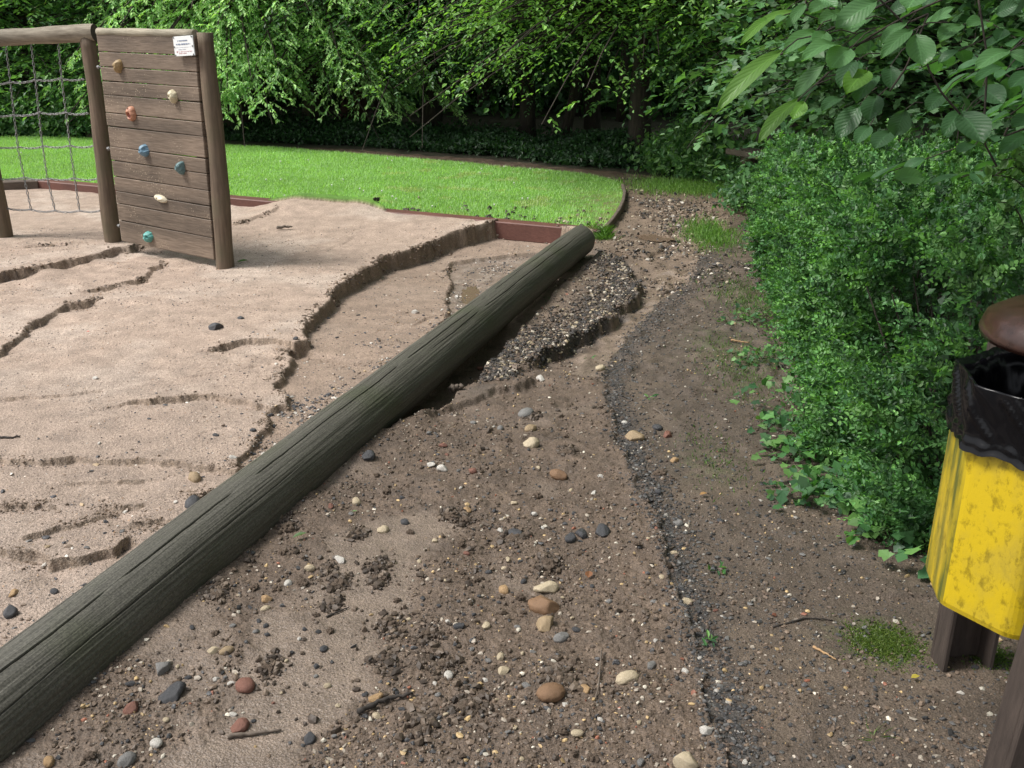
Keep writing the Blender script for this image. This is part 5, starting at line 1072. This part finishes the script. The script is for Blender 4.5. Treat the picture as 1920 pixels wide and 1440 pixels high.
# lawn grass
def grass():
    r = np.random.default_rng(101); n = 330000; v = r.random(n); y = 8.0+7.2*v**.8; x = r.uniform(-.62, .2, n)*y*1.05; k = inside(x, y, LAWN); x, y = x[k], y[k]; n = len(x)
    pe_ = P(1145, 395); bare = np.exp(-((x-pe_[0])/.35)**2)*(y < 11.0); k = r.random(n) > bare*.85; x, y = x[k], y[k]; n = len(x)
    z = .035+.012*fbm(x, y, .7, 3, 1); a = r.uniform(0, 6.28, n); ed = CL1; hh = np.where(y < 9.3, 1.3, 1.)*.026*r.uniform(.5, 1.3, n)
    d = np.stack([np.cos(a)*.55, np.sin(a)*.55, 1+0*a], 1); V = np.stack([x, y, z], 1)[:, None]+np.stack([np.stack([-np.sin(a)*.0036, np.cos(a)*.0036, 0*a], 1), np.stack([np.sin(a)*.0036, -np.cos(a)*.0036, 0*a], 1), d*hh[:, None]], 1)
    pat = fbm(x, y, .9, 3, 70)[:, None]; c = np.array([.30, .49, .17])*(1+.16*pat)*(1+.08*r.normal(size=(n, 1)).clip(-1.5, 1.5)); c = c*np.where(ss(fbm(x, y, 2.5, 2, 71), .2, .6)[:, None]*(x[:, None] > -1.5) > .5, [1.25, .95, 1.2], 1.)
    o = mk('grass', V.reshape(-1, 3), np.arange(n*3).reshape(-1, 3), m_leaf, col=np.repeat(c, 3, 0)); tag(o, 'short bright green grass covering the lawn', 'grass', kind='stuff')
grass()
r = np.random.default_rng(103); m_petal = plain('white_petal', (.75, .75, .7), .7, 0, .05, 5, 0); dmesh = None
for k in range(46):
    y = r.uniform(8.9, 12.5); x = r.uniform(-.5, .02)*y
    if not inside(np.array([x]), np.array([y]), LAWN)[0]: continue
    if dmesh is None:
        a = np.linspace(0, 2*pi, 16, endpoint=False); rr_ = np.where(np.arange(16) % 2, .55, 1.)*.009; V = np.c_[np.cos(a)*rr_, np.sin(a)*rr_, np.full(16, .002)]; V = np.concatenate([V, [[0, 0, .004], [0, 0, -.03]]]); o = mk('daisy', V, np.array([[16, j, (j+1) % 16] for j in range(16)]+[[17, (j+1) % 16, j] for j in range(16)]), m_petal); dmesh = o.data
    else: o = bpy.data.objects.new('daisy', dmesh); C.objects.link(o)
    o.location = (x, y, .078); o.rotation_euler = (r.uniform(.1, .6), 0, 0); tag(o, 'small white daisy dotted in the green lawn', 'daisy', 'daisies dotted over the lawn')
# ------------------------------------------------------------------ walnut tree, branch hanging in from the right
def walnut():
    root = empty('walnut_tree', (4.0, 2.6, 0), 'walnut tree with big oval leaves hanging in at the top right', 'tree'); r = np.random.default_rng(111)
    mb = MB(); s = np.linspace(0, 1, 12); mb.tube(np.stack([4.0-.3*s, 2.6+.2*s, -.1+4.5*s], 1), .13*(1-.5*s), 12)
    tips = [(1.3, 2.9, 1.95), (1.6, 3.6, 2.1), (2.1, 2.6, 1.75), (1.9, 1.6, 2.3), (2.4, 4.4, 2.2), (.9, 1.4, 2.75), (1.2, 4.4, 2.9)]
    for k, t_ in enumerate(tips):
        a = np.array([3.85, 2.7, 1.9+.3*k]); t_ = np.array(t_); t = np.linspace(0, 1, 8)[:, None]; m_ = (a+t_)/2+[0, 0, .45]; p = (1-t)**2*a+2*t*(1-t)*m_+t*t*t_; mb.tube(p, .028*(1-.8*t[:, 0]), 7)
    z2r = lambda q: (1100+q[0]*.4271, q[1]*.4271)
    LF_ = [((860, 225), (568, 500), 72, 2.35, 1), ((1052, 278), (914, 428), 62, 2.4, 0), ((925, 440), (752, 632), 58, 2.35, 1), ((1110, 212), (936, 278), 66, 2.45, 0), ((1150, 222), (1062, 316), 96, 2.42, 0), ((1150, 165), (1236, 226), 92, 2.6, 0), ((1442, 158), (1472, 300), 108, 2.5, 0),
           ((1424, 138), (1286, 266), 60, 2.5, 0), ((1402, 108), (1290, 200), 50, 2.55, 0), ((1640, 118), (1546, 192), 74, 2.7, 0), ((1762, 125), (1660, 128), 66, 2.75, 0), ((1470, -20), (1400, 58), 100, 2.4, 0), ((1272, 10), (1090, 135), 92, 2.5, 0), ((1062, 38), (972, 70), 60, 2.5, 0), ((1000, 145), (858, 245), 66, 2.5, 0),
           ((1045, 150), (1000, 225), 72, 2.5, 0), ((960, 20), (870, 132), 38, 2.55, 0), ((820, 80), (672, 205), 40, 2.5, 1), ((880, 75), (832, 112), 40, 2.5, 0), ((930, 55), (700, 150), 34, 2.55, 1), ((1228, 325), (1132, 422), 92, 2.7, 1), ((952, 455), (900, 528), 66, 2.6, 1), ((1330, 295), (1335, 402), 84, 2.7, 2), ((1178, 270), (1108, 395), 70, 2.7, 2),
           ((1272, 340), (1180, 465), 80, 2.75, 2), ((1270, 430), (1235, 545), 80, 2.75, 2), ((1650, 508), (1742, 642), 118, 2.6, 2), ((1735, 395), (1835, 462), 86, 2.7, 2), ((1850, 230), (1700, 315), 70, 2.5, 0), ((1848, 235), (1960, 280), 56, 2.5, 0), ((1645, 490), (1560, 610), 66, 2.7, 2), ((1662, 500), (1640, 420), 60, 2.7, 2), ((1200, 465), (1108, 615), 90, 2.75, 2),
           ((1400, 480), (1350, 595), 84, 2.8, 2), ((1990, 540), (1860, 570), 80, 2.6, 2), ((1500, 120), (1620, 30), 40, 2.6, 0), ((1470, 115), (1610, 80), 40, 2.7, 0), ((1840, 310), (1700, 372), 56, 2.6, 2), ((1340, 790), (1472, 785), 84, 2.8, 0), ((1330, 585), (1262, 665), 80, 2.85, 2), ((1000, 385), (925, 445), 62, 2.55, 2), ((1010, 0), (1100, 38), 60, 2.5, 0), ((1700, 640), (1625, 680), 56, 2.9, 2), ((1960, 330), (1850, 400), 70, 2.7, 2),
           ((1560, 420), (1490, 500), 66, 2.9, 2), ((1330, 60), (1440, 10), 60, 2.8, 2), ((1800, 60), (1900, 20), 60, 2.9, 2), ((1120, 60), (1010, 110), 60, 2.6, 0), ((1210, 90), (1130, 165), 66, 2.65, 0), ((1930, 600), (1800, 690), 70, 2.8, 2), ((1120, 440), (1030, 500), 56, 2.75, 2), ((1240, 560), (1180, 640), 60, 2.9, 2)]
    nu, nv = 9, 5; VV, FF, CC = [], [], []; UU_, VV_ = [], []; nb_ = 0
    def leaflet(a, b, wd, up_, colr, seed):
        nonlocal nb_
        L = np.linalg.norm(b-a); d = (b-a)/L; up_ = unit(up_-d*np.dot(up_, d)); sd_ = np.cross(d, up_); u = np.linspace(0, 1, nu); wprof = np.sin(pi*u**1.05)**.62*.58*wd; wprof[-1] = 0; wprof[0] = .02*wd
        v = np.linspace(-1, 1, nv); U, Vv = np.meshgrid(u, v, indexing='ij'); W = wprof[:, None]*Vv
        zc = .16*wd*np.abs(Vv)+.10*L*np.sin(pi*U)-.0+.03*wd*np.sin(U*9+seed)*np.abs(Vv)
        p = a+d*L*U[..., None]+sd_*W[..., None]+up_*zc[..., None]; VV.append(p.reshape(-1, 3)); i, j = np.meshgrid(np.arange(nu-1), np.arange(nv-1), indexing='ij'); FF.append(np.stack([i*nv+j, i*nv+j+1, (i+1)*nv+j+1, (i+1)*nv+j], -1).reshape(-1, 4)+nb_); nb_ += nu*nv
        CC.append(np.broadcast_to(np.array(colr, float)*r.uniform(.8, 1.2), (nu*nv, 3))); UU_.append(U.ravel()); VV_.append(Vv.ravel())
    cg = {0: (.10, .225, .085), 1: (.12, .26, .045), 2: (.05, .125, .05)}  # the yellower green paints a backlit look into some leaflets
    view = lambda p: unit(CAM-p)
    for k, (a, b, wd, dp, ty) in enumerate(LF_):
        pa = PY(*z2r(a), dp+.06); pb = PY(*z2r(b), dp-.02+.05*r.normal()); up_ = unit(view(pa)*.9+np.array([0, 0, .75])+.15*r.normal(size=3)) if ty != 1 else unit(np.array([.25, .1, .9])+view(pa)*.55)
        leaflet(pa, pb, wd*.4271/F*dp, up_, cg[ty], k)
        tgt = pa+np.array([.07, .05, .03])+.02*r.normal(size=3); mb.tube(np.array([pa, (pa+tgt)/2+[0, 0, .01], tgt]), .0016, 4, caps=False)
    for st_ in ([(1442, 160), (1370, 80), (1260, -30)], [(1180, 205), (1260, 150), (1420, 60), (1600, -20)], [(850, 240), (1000, 160), (1200, 70), (1400, -30)], [(1050, 275), (1150, 210), (1300, 150), (1500, 60)], [(820, 75), (1000, 35), (1090, 38)], [(1640, 500), (1560, 410), (1500, 300), (1460, 160)], [(1990, 540), (1830, 600), (1850, 560)], [(1720, 0), (1760, 260), (1740, 620), (1800, 730)], [(925, 445), (1050, 330), (1180, 210)], [(1330, 400), (1400, 300), (1500, 60)]):
        p = np.array([PY(*z2r(q), 2.62) for q in st_]); t = np.linspace(0, 1, 12); s_ = np.linspace(0, 1, len(p)); mb.tube(np.stack([np.interp(t, s_, p[:, j]) for j in range(3)], 1), .0028, 5)
    # more compound leaves behind and over the path
    for k in range(470):
        if k < 110: o_ = np.array([r.uniform(1.5, 3.2), r.uniform(2.7, 4.2), r.uniform(1.15, 2.2)])
        else: o_ = np.array([r.uniform(.2, 4.8), r.uniform(.2, 5.2), 0]); o_[2] = r.uniform(2.35, 4.6)+.25*abs(o_[0]-4)*.2
        az = r.uniform(0, 6.28); d = unit(np.array([math.cos(az), math.sin(az), -.45+.2*r.normal()])); L = r.uniform(.22, .36); e_ = o_+d*L
        if k < 110 and (o_[0]/o_[1] < .42+.03*r.random()): continue
        mb.tube(np.array([o_, e_]), .0022, 4, caps=False); sdv = unit(np.cross(d, [0, 0, 1]))
        for q in range(7):
            t = .25+.75*(q//2+1)/4 if q < 6 else 1; b0 = o_+d*L*min(t, 1); dr = unit(d*.5+sdv*(1 if q % 2 else -1)+[0, 0, -.35]+.15*r.normal(size=3)) if q < 6 else d
            ll = r.uniform(.09, .13); leaflet(b0, b0+dr*ll, ll*.5, unit(np.array([0, 0, 1.])+.25*r.normal(size=3)), np.array(cg[2])*r.uniform(.8, 1.5), k)
    mb.build('branches', m_bark, root=root, smooth=True)
    V = np.concatenate(VV); Fq = np.concatenate(FF); o = mk('leaves', V, Fq, m_walnut, col=np.concatenate(CC), smooth=True, attrs={'LU': np.concatenate(UU_), 'LV': np.concatenate(VV_)}); wpart(o, root)
m_walnut = leaf_mat('walnut_leaf', .45, .4, 1.5)
def veins(m):
    t = m.node_tree; N = lambda k, **kw: _n(t, k, **kw); b = t.nodes['Principled BSDF']; tr = [n for n in t.nodes if n.type == 'BSDF_TRANSLUCENT'][0]; at = [n for n in t.nodes if n.type == 'ATTRIBUTE'][0]
    def M(op, a, b_=None, c_=None):
        n = N('Math', operation=op)
        for i, v in enumerate((a, b_, c_)):
            if v is None: continue
            if isinstance(v, (int, float)): n.inputs[i].default_value = v
            else: t.links.new(v, n.inputs[i])
        return n.outputs[0]
    u = N('Attribute', attribute_name='LU').outputs['Fac']; v = M('ABSOLUTE', N('Attribute', attribute_name='LV').outputs['Fac'])
    f_ = M('FRACT', M('SUBTRACT', M('MULTIPLY', u, 9.), M('MULTIPLY', v, 2.6))); d = M('ABSOLUTE', M('SUBTRACT', f_, .5)); side = M('MULTIPLY', M('LESS_THAN', d, .06), .45)
    mid = M('LESS_THAN', v, .06); k = M('MAXIMUM', side, mid); fac = M('MULTIPLY_ADD', k, .45, .93)
    cv = N('Combine' 'XYZ'); [t.links.new(fac, cv.inputs[i]) for i in range(3)]
    col_ = mul(t, at.outputs['Color'], cv.outputs[0]); t.links.new(col_, b.inputs['Base Color']); bump(t, b, M('MULTIPLY', d, 1.), .0012)
veins(m_walnut)
walnut()
# sprigs of another shrub leaning over the hedge at the right edge
rs = np.random.default_rng(121)
def sprigs(pxs, label, seed, dist):
    root = None; r = np.random.default_rng(seed); mb = MB(); A = [[], [], [], []]
    for (x0, y0, x1, y1) in pxs:
        a = PY(x0, y0, dist); b = PY(x1, y1, dist-.1); t = np.linspace(0, 1, 8)[:, None]; p = a*(1-t)+b*t+np.array([0, 0, .05])*np.sin(t*pi); mb.tube(p, .003*(1-.6*t[:, 0]), 5)
        n = 22; tt = r.uniform(.15, 1, n); q = np.stack([np.interp(tt, t[:, 0], p[:, j]) for j in range(3)], 1); d = unit(r.normal(size=(n, 3))+[-.4, -.3, .2]); A[0].append(q); A[1].append(d); A[2].append(r.normal(size=(n, 3))*.4+[-.2, -.5, .9]); A[3].append(r.uniform(.022, .036, n))
    A = [np.concatenate(q) for q in A]; root = empty('shrub', (float(A[0][:, 0].mean()), float(A[0][:, 1].mean()), 0), label, 'shrub')
    V, Fq = leafgeo(*A, .75, T_OVAL); wpart(mk('leaves', V, Fq, m_leafw, col=leafcol(r, len(A[0]), [(.07, .16, .035), (.09, .2, .045)], 6)), root); mb.build('stems', m_bark, root=root)
sprigs([(1960, 420, 1850, 330), (1960, 380, 1880, 300), (1960, 350, 1840, 345), (1950, 440, 1900, 310), (1930, 470, 1870, 380), (1990, 330, 1910, 290)], 'light green sprigs standing above the hedge at the right edge', 131, 2.9)
